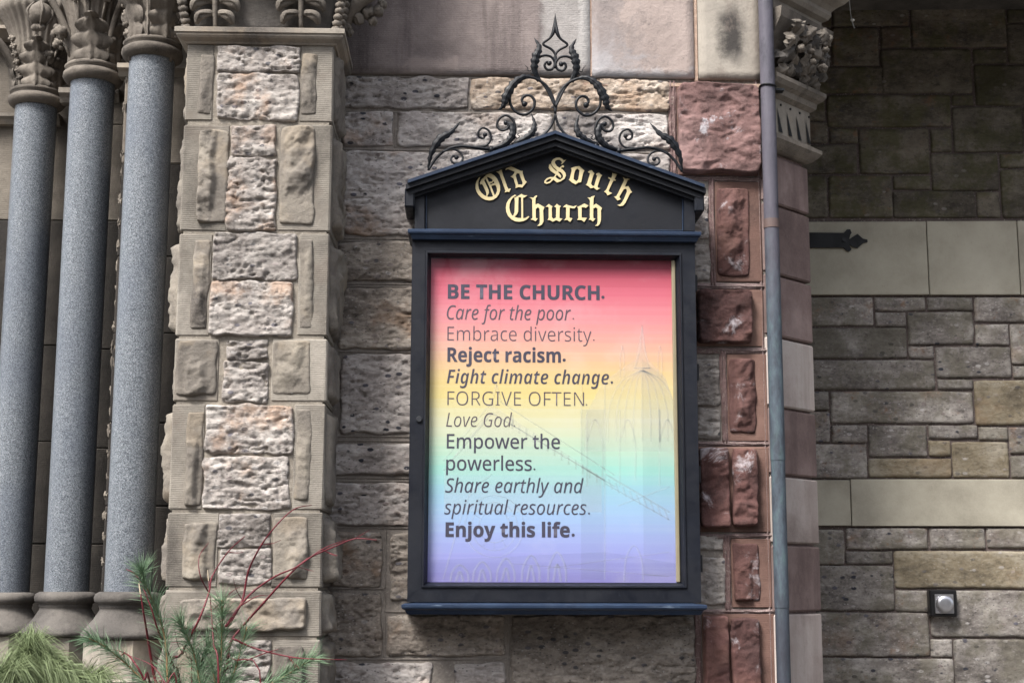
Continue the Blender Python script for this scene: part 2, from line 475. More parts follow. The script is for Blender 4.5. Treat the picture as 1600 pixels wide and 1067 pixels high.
M = {}
M['rubble'] = puddingstone('grey puddingstone', srgb(130, 120, 115), srgb(184, 174, 168), srgb(218, 210, 204), stain=srgb(172, 134, 98), stain_amt=.6, peb=1.0)
M['rubble_pier'] = puddingstone('pale puddingstone', srgb(112, 104, 98), srgb(160, 151, 144), srgb(194, 186, 178), stain=srgb(172, 128, 88), stain_amt=.6)
M['rubble_dark'] = puddingstone('weathered puddingstone', srgb(94, 85, 78), srgb(152, 140, 128), srgb(196, 184, 170), stain=srgb(140, 102, 64), stain_amt=.6)
M['rubble_warm'] = puddingstone('ochre puddingstone', srgb(140, 118, 98), srgb(184, 162, 140), srgb(212, 196, 180), stain=srgb(178, 136, 98), stain_amt=.7, var=.15)
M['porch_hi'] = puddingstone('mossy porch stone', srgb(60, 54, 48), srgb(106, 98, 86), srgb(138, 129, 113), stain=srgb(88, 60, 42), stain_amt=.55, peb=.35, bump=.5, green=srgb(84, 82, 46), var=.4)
M['porch_lo'] = puddingstone('porch puddingstone', srgb(76, 70, 68), srgb(138, 130, 124), srgb(190, 183, 174), stain=srgb(138, 106, 74), stain_amt=.45, peb=1.0, bump=.45, green=srgb(114, 108, 92), var=.4)
M['porch_rust'] = puddingstone('rusty porch puddingstone', srgb(92, 82, 66), srgb(138, 124, 98), srgb(166, 156, 136), stain=srgb(140, 110, 74), stain_amt=.4, peb=.5, bump=.45, var=.1)
M['tan'] = sandstone('tan sandstone', srgb(144, 133, 118), srgb(92, 84, 76), srgb(172, 160, 142), stain=srgb(178, 150, 112), stain_amt=.3)
M['tan_tool'] = sandstone('tooled tan sandstone', srgb(138, 129, 115), srgb(86, 79, 71), srgb(163, 153, 138), tool=1.0, grime=.55, stain=srgb(116, 102, 88), stain_amt=.5)
M['tan_rock'] = sandstone('rock faced tan sandstone', srgb(128, 118, 106), srgb(80, 73, 68), srgb(164, 152, 132), stain=srgb(162, 140, 106), stain_amt=.4, grime=.8, bump=2.0, var=.3)
M['tan_dark'] = sandstone('sooty sandstone', srgb(96, 90, 84), srgb(58, 54, 51), srgb(128, 120, 111), grime=.6, bump=1.5)
M['jamb_shade'] = sandstone('painted shade jamb sandstone', srgb(52, 47, 42), srgb(34, 31, 28), srgb(72, 65, 57), tool=.6, tool_scale=120, var=.3)  # darker copy of the jamb stone: recess shade put into the colour
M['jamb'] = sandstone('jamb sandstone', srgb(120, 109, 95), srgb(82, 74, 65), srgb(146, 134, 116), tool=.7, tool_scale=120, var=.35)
M['carved'] = sandstone('carved sandstone', srgb(120, 109, 96), srgb(62, 55, 49), srgb(154, 141, 124), grime=1.0, bump=1.2)
M['red_rock'] = sandstone('rock faced red sandstone', srgb(94, 62, 58), srgb(52, 37, 37), srgb(128, 92, 86), stain=srgb(128, 92, 78), stain_amt=.25, bump=2.2, whit=.55, grime=.8, var=.4, sat=.92)
M['red_white'] = sandstone('salt bloomed red sandstone', srgb(128, 96, 92), srgb(78, 60, 58), srgb(160, 128, 124), bump=2.6, whit=.95, grime=.8, sat=.92)
M['red_tool'] = sandstone('tooled red sandstone', srgb(116, 86, 76), srgb(82, 62, 56), srgb(140, 110, 98), tool=.45, tool_scale=140, grime=.25, var=.2, sat=.92)
M['splay_red'] = sandstone('smooth red sandstone', srgb(126, 102, 97), srgb(88, 68, 65), srgb(156, 132, 126), grime=.55, streak=.45, var=.3, bump=.7, sat=.8)
M['splay_pale'] = sandstone('smooth pale sandstone', srgb(184, 168, 160), srgb(142, 124, 116), srgb(198, 188, 180), grime=.45, streak=.45, var=.15, bump=.7, sat=.8)
M['band'] = sandstone('buff limestone band', srgb(186, 177, 152), srgb(158, 149, 127), srgb(200, 191, 167), grime=.35, var=.08, bump=.4)
M['mortar_tan'] = mortar('gritty tan mortar', srgb(160, 148, 130), srgb(118, 108, 96))
M['mortar_grey'] = mortar('grey brown mortar', srgb(154, 143, 132), srgb(122, 112, 103))
M['mortar_pink'] = mortar('pink mortar', srgb(140, 106, 102), srgb(102, 74, 70))
M['mortar_red'] = mortar('dull red porch mortar', srgb(112, 94, 88), srgb(84, 72, 66))
M['mortar_peach'] = mortar('peach mortar', srgb(196, 160, 132), srgb(158, 118, 94))
M['mortar_white'] = mortar('pale lime mortar', srgb(156, 130, 126), srgb(112, 84, 80))
M['pave'] = mortar('concrete paving', srgb(112, 108, 104), srgb(90, 86, 82))
M['soil'] = mortar('dark mulch', srgb(62, 50, 40), srgb(36, 30, 26))

# big lintel slabs with their own stains
def slab_brown():
    t = NT('brown stained sandstone slab with grey repair render')
    col = t.ramp(t.noise(2.6, 8, .66, rnd=False), [(.3, srgb(104, 92, 90)), (.5, srgb(136, 122, 118)), (.72, srgb(160, 144, 137))])
    col = t.mix(t.math('MULTIPLY', t.thr(t.noise(2.2, 6, .6, (3.4, 1, .35), rnd=False), .48, .62), .6), col, srgb(84, 72, 72))
    p = t.sep(t.pos((1, 1, 1), False)); x = p[0]; z = p[2]
    n0 = t.math('SUBTRACT', t.noise(8, 8, .7, rnd=False, dist=.4), .5)
    xn = t.math('ADD', x, t.math('MULTIPLY', n0, .22)); zn = t.math('ADD', z, t.math('MULTIPLY', n0, .1))
    col = t.mix(t.math('MULTIPLY', t.thr(xn, P(640, 60).x, P(550, 60).x), .5), col, srgb(66, 58, 58))
    pt = t.math('MULTIPLY', t.math('MULTIPLY', t.thr(xn, P(632, 60).x, P(640, 60).x), t.thr(xn, P(716, 60).x, P(704, 60).x)), t.thr(zn, P(640, 88).z, P(640, 96).z))
    col = t.mix(t.math('MULTIPLY', pt, .5), col, srgb(168, 150, 142))
    low = t.math('MULTIPLY', t.thr(zn, P(640, 108).z, P(640, 116).z), .4)
    col = t.mix(low, col, srgb(170, 160, 156))
    rc = t.ramp(t.noise(5, 8, .68, rnd=False), [(.3, srgb(132, 126, 122)), (.7, srgb(172, 166, 162))])
    rc = t.mix(t.math('MULTIPLY', t.thr(t.noise(3, 6, .65, rnd=False), .52, .62), .55), rc, srgb(120, 108, 104))
    edge_ = t.math('ADD', x, t.math('MULTIPLY', n0, .1))
    col = t.mix(t.thr(edge_, P(838, 60).x, P(850, 60).x), col, rc)
    col = t.mix(t.math('MULTIPLY', t.math('MULTIPLY', t.thr(edge_, P(900, 60).x, P(905, 60).x), t.thr(z, P(900, 108).z, P(900, 95).z)), .55), col, srgb(186, 182, 178))
    col = t.mix(t.math('MULTIPLY', t.thr(t.noise(170, 2, .6, rnd=False), .5, .7), .14), col, srgb(180, 166, 160))
    w = t.math('SINE', t.math('MULTIPLY', z, 2 * PI * 130))
    return t.done(scaled(t, col, 1.05, .8), .9, t.bump(w, .00025, .5, t.bump(t.noise(30, 9, .75, rnd=False), .006)))
def slab_patch():
    t = NT('grey repair render')
    col = t.ramp(t.noise(5, 7, .6, rnd=False), [(.3, srgb(134, 128, 124)), (.7, srgb(168, 162, 158))])
    col = t.mix(t.math('MULTIPLY', t.thr(t.noise(3, 5, .6, rnd=False), .55, .66), .5), col, srgb(190, 192, 196))
    return t.done(col, .9, t.bump(t.noise(24, 8, .7, rnd=False), .004))
def slab_pink(z0, x0, x1):
    t = NT('salt stained pink sandstone slab')
    col = t.ramp(t.noise(3, 7, .6, rnd=False), [(.3, srgb(148, 130, 122)), (.7, srgb(176, 156, 146))])
    p = t.sep(t.pos((1, 1, 1), False))
    nn = t.noise(9, 8, .7, rnd=False, dist=.5)
    n0 = t.math('SUBTRACT', nn, .5)
    col = t.mix(t.math('MULTIPLY', t.thr(t.noise(10, 9, .75, (1, 1, .8), rnd=False), .5, .62), .45), col, srgb(120, 108, 104))
    col = t.mix(t.math('MULTIPLY', t.thr(t.noise(38, 6, .75, rnd=False), .6, .68), .5), col, srgb(96, 88, 84))
    low = t.thr(t.math('ADD', p[2], t.math('MULTIPLY', n0, -.2)), z0 + .035, z0 - .01)
    lft = t.thr(t.math('ADD', p[0], t.math('MULTIPLY', n0, -.6)), x0 + .05, x0 - .06)
    col = t.mix(t.math('MULTIPLY', lft, .6), col, srgb(138, 128, 126))
    col = t.mix(t.math('MULTIPLY', t.thr(t.noise(14, 6, .7, rnd=False), .58, .7), t.math('MULTIPLY', lft, .7)), col, srgb(98, 92, 92))
    dia = t.math('ADD', t.math('MULTIPLY', p[0], .9), t.math('MULTIPLY', p[2], 1.0))
    spot = t.thr(t.math('ADD', dia, t.math('MULTIPLY', n0, -.55)), z0 + x0 * .9 + .14, z0 + x0 * .9 - .10)
    col = t.mix(t.math('MULTIPLY', spot, .6), col, srgb(184, 182, 186))
    col = t.mix(t.math('MULTIPLY', low, .65), col, srgb(196, 192, 194))
    return t.done(scaled(t, col, 1.05, .75), .9, t.bump(t.noise(28, 8, .7, rnd=False), .005))
def slab_tan(cx, cz):
    t = NT('soot blotched tan sandstone slab')
    col = t.ramp(t.noise(3, 7, .6, rnd=False), [(.3, srgb(146, 136, 122)), (.7, srgb(176, 165, 148))])
    p = t.sep(t.pos((1, 1, 1), False))
    nn = t.math('MULTIPLY', t.math('SUBTRACT', t.noise(11, 8, .75, rnd=False), .5), .12)
    dx = t.math('ABSOLUTE', t.math('ADD', t.math('SUBTRACT', p[0], cx), nn)); dz = t.math('ABSOLUTE', t.math('ADD', t.math('SUBTRACT', p[2], cz), nn))
    m = t.math('MULTIPLY', t.thr(dx, .07, .012), t.thr(dz, .14, .06))
    col = t.mix(t.math('MULTIPLY', m, .92), col, srgb(48, 44, 44))
    col = t.mix(t.math('MULTIPLY', t.thr(p[0], cx + .05, cx + .12), .35), col, srgb(110, 88, 78))
    col = t.mix(t.math('MULTIPLY', t.thr(t.noise(8, 9, .75, (1, 1, .6), rnd=False), .5, .62), .5), col, srgb(124, 108, 96))
    low = t.thr(t.math('ADD', p[2], t.math('MULTIPLY', nn, 1.2)), cz - .19, cz - .24)
    col = t.mix(t.math('MULTIPLY', low, .7), col, srgb(204, 202, 198))
    return t.done(scaled(t, col, 1.0, .7), .9, t.bump(t.noise(28, 8, .7, rnd=False), .004))

def granite():
    t = NT('polished blue grey granite')
    g = t.noise(235, 4, .8, rnd=False)
    col = t.ramp(g, [(.32, srgb(56, 62, 70)), (.45, srgb(104, 112, 120)), (.55, srgb(134, 141, 149)), (.68, srgb(190, 195, 200))])
    d, v = t.vor(330, rnd=False); s = t.sep(v.outputs['Color'])
    col = t.mix(t.math('MULTIPLY', t.thr(s[0], .8, .84), .55), col, srgb(52, 58, 70))
    col = t.mix(t.math('MULTIPLY', t.thr(s[1], .88, .9), .4), col, srgb(190, 196, 206))
    col = t.mix(t.math('MULTIPLY', t.thr(t.noise(4, 4, .6, (1, 1, .5)), .45, .65), .3), col, srgb(92, 102, 120))
    return t.done(scaled(t, col, .8, .85), t.ramp(t.noise(60, 4, .6), [(.3, .26), (.7, .42)]), None, spec=.35)
M['granite'] = granite()
def paint(name, base, worn, wear=.3, rough=.45, edge=True):
    t = NT(name)
    col = t.mix(t.math('MULTIPLY', t.thr(t.noise(5, 6, .6), .45, .7), .35), base, worn)
    sc_ = t.noise(30, 7, .75, (.25, 1, 3))
    col = t.mix(t.math('MULTIPLY', t.thr(t.noise(95, 5, .7), .66, .7), .25 + wear * .4), col, srgb(120, 132, 150))
    col = t.mix(t.math('MULTIPLY', t.thr(t.noise(3.5, 7, .7), .48, .65), .14), col, srgb(84, 86, 92))
    col = t.mix(t.math('MULTIPLY', t.thr(sc_, .6, .72), wear), col, srgb(150, 165, 185))
    nr = t.bump(t.noise(60, 6, .7), .0012, .6)
    return t.done(scaled(t, col, .5, 1.2), t.ramp(t.noise(18, 5, .6), [(.3, rough - .1), (.7, rough + .12)]), nr, spec=.3)
M['paint'] = paint('black blue painted wood', srgb(27, 31, 42), srgb(38, 44, 58), .06, .5)
M['paint_panel'] = paint('black painted panel', srgb(24, 27, 36), srgb(32, 36, 47), .03, .6)
M['paint_worn_highlight'] = paint('chalky blue black paint with painted highlight', srgb(58, 72, 96), srgb(96, 116, 146), 1.2, .5)  # chalky wear, with the base also lightened to paint in blue highlights
M['iron'] = paint('black wrought iron', srgb(20, 24, 32), srgb(34, 40, 50), .12, .5)
M['iron_porch'] = paint('dull black hinge iron', srgb(38, 38, 40), srgb(52, 52, 54), .05, .6)
def simple(name, col, rough=.6, metal=0.0, bump=0.0, spec=.4, var=None):
    t = NT(name)
    c = t.mix(t.math('MULTIPLY', t.thr(t.noise(20, 5, .6), .4, .7), .4), col, var or tuple(x * .7 for x in col[:3]) + (1,))
    nr = t.bump(t.noise(80, 5, .6), bump, .6) if bump else None
    return t.done(c if metal or name.startswith(('cream', 'brushed', 'porcelain')) else scaled(t, c, 1.2), rough, nr, metal, spec)
M['gold'] = simple('gold lettering', srgb(203, 188, 146), .5, 0, .0006, var=srgb(198, 178, 130))
M['cream'] = simple('cream painted wood', srgb(132, 124, 102), .5, 0, .0005, var=srgb(116, 108, 86))
M['ink'] = simple('dark print ink', srgb(60, 58, 74), .6)
M['ink_light'] = simple('thin print ink', srgb(80, 70, 80), .6)
M['steel'] = simple('brushed steel', srgb(188, 188, 192), .32, .9, .0003)
M['steel_dark'] = simple('tarnished lock', srgb(44, 46, 50), .5, .3, .0004)
M['black_plastic'] = simple('black plastic', srgb(22, 22, 24), .4)
M['wire'] = simple('grey cable', srgb(150, 148, 142), .5)
M['stem'] = simple('red bark', srgb(96, 22, 34), .5, 0, .0006, var=srgb(54, 20, 26))
M['cut'] = simple('cut wood end', srgb(214, 196, 168), .8)
M['twig'] = simple('pine twig bark', srgb(120, 92, 62), .8)
M['bulb'] = simple('porcelain lamp cap', srgb(200, 198, 190), .3)
M['seal'] = simple('dull sealant tape', srgb(92, 76, 72), .7, var=srgb(76, 72, 76))
def needles(name, a, b):
    t = NT(name)
    col = t.mix(t.noise(30, 3, .6), a, b)
    m = t.done(scaled(t, col, 1.35, .95), .6)
    return m
M['needle'] = needles('blue green pine needles', srgb(64, 94, 70), srgb(122, 146, 112))
M['needle_y'] = needles('yellow green pine needles', srgb(72, 88, 56), srgb(128, 140, 98))
def copper():
    t = NT('weathered copper pipe')
    z = t.sep(t.pos((1, 1, 1), False))[2]
    nz = t.math('MULTIPLY', t.math('SUBTRACT', t.noise(7, 7, .7, (1, 1, .6), rnd=False), .5), .9)
    g = t.thr(t.math('ADD', z, nz), 2.95, 2.5)
    top = t.ramp(t.noise(5, 5, .6, (3, 3, .5), rnd=False), [(.3, srgb(84, 82, 94)), (.7, srgb(114, 110, 122))])
    low = t.ramp(t.noise(26, 7, .7, (1.5, 1.5, .5), rnd=False), [(.3, srgb(66, 72, 82)), (.5, srgb(84, 96, 108)), (.7, srgb(98, 122, 124))])
    col = t.mix(g, top, low)
    col = t.mix(t.math('MULTIPLY', t.thr(z, 1.62, 1.35), .7), col, srgb(62, 62, 74))
    col = t.mix(t.math('MULTIPLY', t.thr(t.noise(12, 8, .75, (1.4, 1.4, .5), rnd=False), .5, .64), .5), col, srgb(56, 58, 66))
    return t.done(scaled(t, col, .78, .95), .66, t.bump(t.noise(50, 6, .7, rnd=False), .0015), .0, .3)
M['copper'] = copper()
M['pane'] = simple('pale leaded glass', srgb(210, 214, 220), .15, 0, 0, 1.0)

# ================================================================== GROUND
def sheet(name, x0, x1, y0, y1, z, mat):
    me = mk(name, [(x0, y0, z), (x1, y0, z), (x1, y1, z), (x0, y1, z)], [(0, 1, 2, 3)])
    return tag(link(name, me, None, None, mat), kind='structure')
sheet('ground', -150, 150, -200, 60, 0.0, M['pave'])
sheet('planting_bed', -3.2, 1.9, -1.5, -.36, .30, M['soil'])
mb = MB(); mb.box(-3.3, 2.0, -1.62, -1.5, 0, .36, .01)
tag(mb.build('kerb', M['pave']), kind='structure')

road = sheet('road', -60, 60, -17, -8, .004, M['soil'])
opp = empty('building_opposite', (0, -26, 0), 'unseen plain stone building with tall leaded windows across the street', 'building')  # added out of view so glass and columns reflect a dark facade
mb = MB(); mb.box(-30, 26, -34, -26, 0, 11.5, .05); mb.build('facade', M['jamb'], opp)
mb = MB(); mb.box(-30.3, 26.3, -34, -25.6, 11.55, 12.1, .05); mb.build('cornice', M['tan'], opp)
for i in range(9):
    xw = -24 + i * 6
    mb = MB(); mb.box(xw - 1.3, xw + 1.3, -25.96, -25.9, 4.8, 9.4, .01); w_ = mb.build('window', M['band'], opp)
    mb = MB(); mb.box(xw - 1.15, xw + 1.15, -25.89, -25.87, 5.0, 9.2); mb.build('pane', M['pane'], w_)
    mb = MB()
    for k in range(6):
        xx = xw - 1.15 + k * .46; tube(mb, [(xx, -25.85, 5.0), (xx + (.5 if k % 2 else -.5), -25.85, 7.1), (xx, -25.85, 9.2)], .03, 5, n=4)
    for k in range(5): mb.box(xw - 1.15, xw + 1.15, -25.87, -25.84, 5.7 + k * .75, 5.75 + k * .75)
    mb.build('tracery', M['black_plastic'], w_)
# ================================================================== MAIN WALL
rs = random.Random(4)
wall = empty('stone_wall', (0.4, 0.2, 0), 'grey puddingstone church wall with red sandstone quoins behind the notice board', 'wall')
XL = P(505, 500).x - .1
XR = P(1193, 500).x + .05
mb = MB(); mb.box(XL, XR, .004, .6, 0, 5.6)
mb.build('mortar_bed', M['mortar_grey'], wall)
G = 2.0   # half joint in photo pixels
def wstone(u0, v0, u1, v1, mat='rubble', relief=.014, name='stone', style='rubble', off=.001, **k):
    k.setdefault('jit', .012); k.setdefault('corner', 18); k.setdefault('edge', .007); k.setdefault('rough', .95)
    u0 -= 1.5; u1 += 1.5; v0 -= 1.5; v1 += 1.5
    return rock(W0, W0.rect(u0, v0, u1, v1), M[mat], wall, name, off, relief, style, **k)
# rows seen to the left of and above the board
for a in [(537, 122, 732, 169, 'rubble'), (738, 124, 1044, 172, 'rubble_warm'),
          (537, 176, 614, 227, 'rubble'), (624, 177, 862, 229, 'rubble'), (868, 178, 1044, 232, 'rubble'),
          (536, 237, 760, 368, 'rubble'), (768, 240, 960, 330, 'rubble'), (966, 240, 1046, 300, 'rubble'),
          (527, 379, 652, 438, 'rubble_dark'), (531, 450, 652, 545, 'rubble_dark'), (533, 555, 652, 676, 'rubble'),
          (521, 694, 652, 740, 'rubble'), (515, 755, 652, 820, 'rubble'), (519, 830, 596, 915, 'rubble_dark'),
          (612, 834, 660, 935, 'rubble_dark'), (512, 927, 595, 1024, 'rubble_dark'),
          (607, 962, 788, 1024, 'rubble_dark'), (800, 962, 1085, 1072, 'rubble_dark'),
          (514, 1036, 674, 1100, 'rubble'), (711, 1036, 789, 1100, 'rubble'), (800, 1082, 1085, 1160, 'rubble'),
          (1052, 560, 1124, 632, 'rubble_pier'), (1052, 640, 1123, 686, 'rubble_pier'), (1060, 838, 1129, 860, 'rubble_pier'), (1060, 869, 1133, 942, 'rubble_pier'),
          (1052, 306, 1106, 372, 'rubble'), (1052, 384, 1108, 437, 'rubble_pier'),
          # hidden behind the board but real
          (660, 380, 860, 540, 'rubble'), (868, 380, 1040, 540, 'rubble'), (660, 560, 1040, 740, 'rubble'), (666, 760, 1050, 940, 'rubble_dark')]:
    wstone(*a)
# below the frame
for k in range(5):
    for j in range(5):
        wstone(512 + j * 118 + (k % 2) * 20, 1112 + k * 95, 622 + j * 118 + (k % 2) * 20, 1198 + k * 95, 'rubble', res=.02)
# tooled ribs of the ribbon pointing
mb = MB()
def hrib(u0, u1, v, w=.006, Y=.0):
    a = P(u0, v); b = P(u1, v)
    mb.box(a.x, b.x, Y, .02, a.z - w / 2, a.z + w / 2, .0012)
def vrib(u, v0, v1, w=.006, Y=.0):
    a = P(u, (v0 + v1) / 2); mb.box(a.x - w / 2, a.x + w / 2, Y, .02, P(u, v1).z, P(u, v0).z, .0012)
for u0, u1, v in [(537, 1044, 174.5), (537, 1046, 233), (537, 1046, 119.5), (527, 652, 372), (527, 652, 376), (528, 650, 443), (528, 650, 447), (530, 650, 549), (520, 650, 681), (520, 650, 688), (518, 650, 746), (518, 650, 751), (515, 650, 824), (512, 600, 919), (512, 800, 1029), (600, 1085, 955), (800, 1085, 1077)]:
    hrib(u0, u1, v)
for u, v0, v1 in [(735, 122, 172), (618, 177, 231), (865, 177, 231), (602, 826, 918), (601, 926, 1026), (794, 962, 1080)]:
    vrib(u, v0, v1)
mb.build('pointing', M['mortar_grey'], wall)
# big slabs at the top
def fslab(u0, v0, u1, v1, mat, name='slab', y=-.012, top=None):
    x0, x1, z0, z1 = W0.rect(u0, v0, u1, v1)
    if top: z1 = top
    SEED[0] += 1
    nx = max(6, int((x1 - x0) / .03)); nz = max(6, int((z1 - z0) / .03))
    e1 = .006 / (x1 - x0); e2 = .006 / (z1 - z0)
    X, Z = np.meshgrid(np.concatenate([[-1], np.linspace(-1 + e1, 1 - e1, nx), [1]]), np.concatenate([[-1], np.linspace(-1 + e2, 1 - e2, nz), [1]]))
    U = X * (x1 - x0) / 2; V = Z * (z1 - z0) / 2
    rim = (np.abs(X) > .999) | (np.abs(Z) > .999)
    Y = y - .004 * (fbm(U * 6, V * 6, SEED[0], 3) - .5)
    Y = np.where(rim, .03, Y)
    U = np.where(np.abs(X) > .999, U, U * 1.0) ; me = grid_mesh(U, Y, V, True, name)
    return link(name, me, wall, W0.at((x0 + x1) / 2, 0, (z0 + z1) / 2), mat)
ZT = P(800, -330).z
fslab(532, -40, 922.5, 118.5, slab_brown(), top=ZT)
sp = P(925, 120)
fslab(923, -40, 1084, 123, slab_pink(P(1000, 118).z, P(985, 60).x, 0), top=ZT)
bc = P(1143, 55)
fslab(1089, -40, 1190, 126, slab_tan(bc.x, bc.z), top=ZT)
mb = MB()
a = P(1086.5, 60); mb.box(a.x - .007, a.x + .007, -.006, .02, P(1086, 128).z, ZT, .001)
c_ = P(922.7, 60); mb.box(c_.x - .004, c_.x + .004, -.009, .02, P(922, 121).z, ZT, .001)
a = P(900, 126); mb.box(P(900, 126).x, P(1190, 129).x, -.004, .02, a.z - .022, a.z - .006, .002)
mb.build('peach_joint', M['mortar_peach'], wall)

# red sandstone quoins
def quoin(face, wparent, blk, panels, tool, rockm, off=-.01, relief=.03, style='chisel', depth=.3, name='quoin', c=.003):
    rc = face.rect(*blk, off)
    x0, x1, z0, z1 = rc
    vs, fs = boxvf(-(x1 - x0) / 2, (x1 - x0) / 2, off, depth, -(z1 - z0) / 2, (z1 - z0) / 2, c)
    q = link(name, mk(name, wobble(vs), fs), wparent, face.at((x0 + x1) / 2, 0, (z0 + z1) / 2), M[tool])
    for p in panels:
        rock(face, face.rect(*p, off), M[rockm], q, 'rock_face', off + .002, relief * 1.15, style, sink=.012, corner=13, jit=.008, edge=.004)
    return q
RQ = [((1058, 133, 1188, 274), [(1059, 134, 1187, 273)], 'red_white', .045, 'lumpy'),
      ((1118, 284, 1190, 440), [(1119, 294, 1171, 432)], 'red_rock', .04, 'chisel'),
      ((1088, 453, 1193, 541), [(1089, 454, 1175, 538)], 'red_rock', .045, 'lumpy'),
      ((1137, 553, 1199, 689), [(1138, 560, 1181, 677)], 'red_rock', .04, 'chisel'),
      ((1091, 698, 1203, 831), [(1092, 700, 1140, 824), (1143, 700, 1184, 822)], 'red_rock', .035, 'lumpy'),
      ((1143, 841, 1206, 949), [(1145, 847, 1187, 938)], 'red_rock', .035, 'chisel'),
      ((1098, 959, 1212, 1100), [(1099, 960, 1139, 1098), (1142, 964, 1188, 1098)], 'red_rock', .035, 'lumpy')]
for blk, pans, rm, rel, sty in RQ:
    quoin(W0, wall, blk, pans, 'red_tool', rm, -.004, rel, sty)
# pink mortar beside and between them, ragged, with raised ribs
def joint(u0, u1, v0, v1, mat, ribs, vert):
    rc = W0.rect(u0, v0, u1, v1)
    rc = (rc[0] - .002, rc[1] + .002, rc[2] - .002, rc[3] + .002)
    j_ = rock(W0, rc, M[mat], wall, 'mortar_joint', .003, .006, 'flat', res=.006, corner=14, jit=.006, edge=.004, rough=1.6)
    q = MB()
    for i in range(ribs):
        f = (i + .7) / (ribs + .4); n = 14
        if vert: pts = [Vector((rc[0] + (rc[1] - rc[0]) * f + rs.gauss(0, .0007), -.003, rc[2] + (rc[3] - rc[2]) * k / n)) for k in range(n + 1)]
        else: pts = [Vector((rc[0] + (rc[1] - rc[0]) * k / n, -.003, rc[2] + (rc[3] - rc[2]) * f + rs.gauss(0, .0008))) for k in range(n + 1)]
        tube(q, pts, [max(.0012, .0028 + rs.gauss(0, .0006)) for _ in pts], 6)
    q.build('rib', M[mat], j_, True)
for a in [(1045, 1057, 128, 276), (1108, 1117, 278, 446), (1126, 1136, 547, 692), (1131, 1142, 836, 953), (1086, 1096, 955, 1110)]: joint(*a, 'mortar_pink', 2, True)
for u0, u1, v0, v1 in [(1048, 1190, 276, 283), (1087, 1193, 443, 452), (1087, 1198, 543, 552), (1088, 1203, 690, 697), (1094, 1206, 833, 840), (1086, 1210, 951, 958)]: joint(u0, u1, v0, v1, 'mortar_white', 1, False)

# ================================================================== SPLAYED PILLAR at the porch corner
c0 = P(1214, 500, 0.0)
SF = Face((c0.x - .035, -.012, 0), R(45))
spl = empty('splayed_pillar', SF.at(0, 0, 0), 'splayed red and pale sandstone pillar with a carved capital beside the copper pipe', 'pillar')
sw = SF.p(1262, 250)[0]
mb = MB(); mb.box(-.01, sw - .012, .02, .5, 0, 5.4, M=SF.M)
o = mb.build('core', M['mortar_white'], spl)
ys = [255, 331, 438, 533, 641, 745, 851, 957, 1075, 1200, 1330, 1480]
mats = ['splay_red', 'splay_red', 'splay_red', 'splay_pale', 'splay_red', 'splay_pale', 'splay_red', 'splay_pale', 'splay_red', 'splay_pale', 'splay_red']
for i in range(len(ys) - 1):
    z1 = SF.p(1245, ys[i])[1] - .005; z0 = SF.p(1245, ys[i + 1])[1] + .005
    slab(SF, (0, sw, z0, z1), 0, .45, M[mats[i]], spl, 'block', .006)
# return behind the pillar into the porch
mb = MB(); mb.box(.0, .3, .0, .02, 0, 1)   # placeholder volume for the return wall, replaced just below
ex = SF.at(sw, 0, 0) @ Vector((0, 0, 0))
pw = empty('porch_return_wall', (ex.x - .12, ex.y + .7, 0), 'shadowed return wall running back from the splayed pillar into the porch', 'wall')
mb = MB(); mb.box(ex.x - .32, ex.x - .015, ex.y + .06, ex.y + 1.6, 0, 5.4)
mb.build('masonry', M['jamb'], pw)

# capital on the pillar: prismatic mouldings stacked up (each follows the 45 degree face and turns the corner)
def prism_ring(mb, prof, face, w, ret=.30):
    """sweep a profile (out, z) along the front of the splayed face and round its far corner"""
    vs = []; n = len(prof)
    for st in range(4):
        for o_, z in prof:
            if st == 0: p = (.012, -o_, z)
            elif st == 1: p = (w + o_ * .9, -o_, z)
            elif st == 2: p = (w + o_ * .9, ret, z)
            else: p = (.012, ret, z)
            vs.append(face.M @ Vector(p))
    fs = []
    for st in range(4):
        s2 = (st + 1) % 4
        for i in range(n - 1): fs.append((st * n + i, s2 * n + i, s2 * n + i + 1, st * n + i + 1))
    fs.append(tuple(st * n for st in range(4))[::-1]); fs.append(tuple(st * n + n - 1 for st in range(4)))
    mb.add(vs, fs)
zf = lambda v: SF.p(1250, v)[1]
cap = MB(); prism_ring(cap, [(0, zf(252)), (.012, zf(250)), (.03, zf(244)), (.044, zf(238)), (.044, zf(232)), (.03, zf(229)), (.018, zf(226))], SF, sw)
capo = cap.build('base_moulding', M['carved'], spl)
cap = MB(); prism_ring(cap, [(.01, zf(227)), (.01, zf(172))], SF, sw); fr = cap.build('frieze', M['tan'], spl)
tri = MB()
for i in range(5):
    x = sw * (i + .35) / 4.6
    zt, zb = zf(186), zf(222)
    for sgn in (1,):
        vs = [SF.M @ Vector(p) for p in ((x - .012, -.0135, zt), (x + .024, -.0135, zb), (x - .002, -.0135, zb))]
        tri.add(vs, [(0, 1, 2), (2, 1, 0)])
    tube(tri, [SF.M @ Vector((x + .018, -.014, zf(180))), SF.M @ Vector((x + .018, -.006, zf(180)))], .005, 8, ref=(0, 0, 1))
tri.build('cut_ornament', M['black_plastic'], fr)
cap = MB(); prism_ring(cap, [(.012, zf(173)), (.03, zf(168)), (.034, zf(160)), (.05, zf(156)), (.062, zf(150)), (.062, zf(144)), (.03, zf(141))], SF, sw)
cap.build('lower_moulding', M['carved'], spl)
cap = MB(); prism_ring(cap, [(.0, zf(142)), (.01, zf(120)), (.04, zf(90)), (.085, zf(62)), (.09, zf(48))], SF, sw)
bell = cap.build('bell', M['carved'], spl)
rb = random.Random(8)
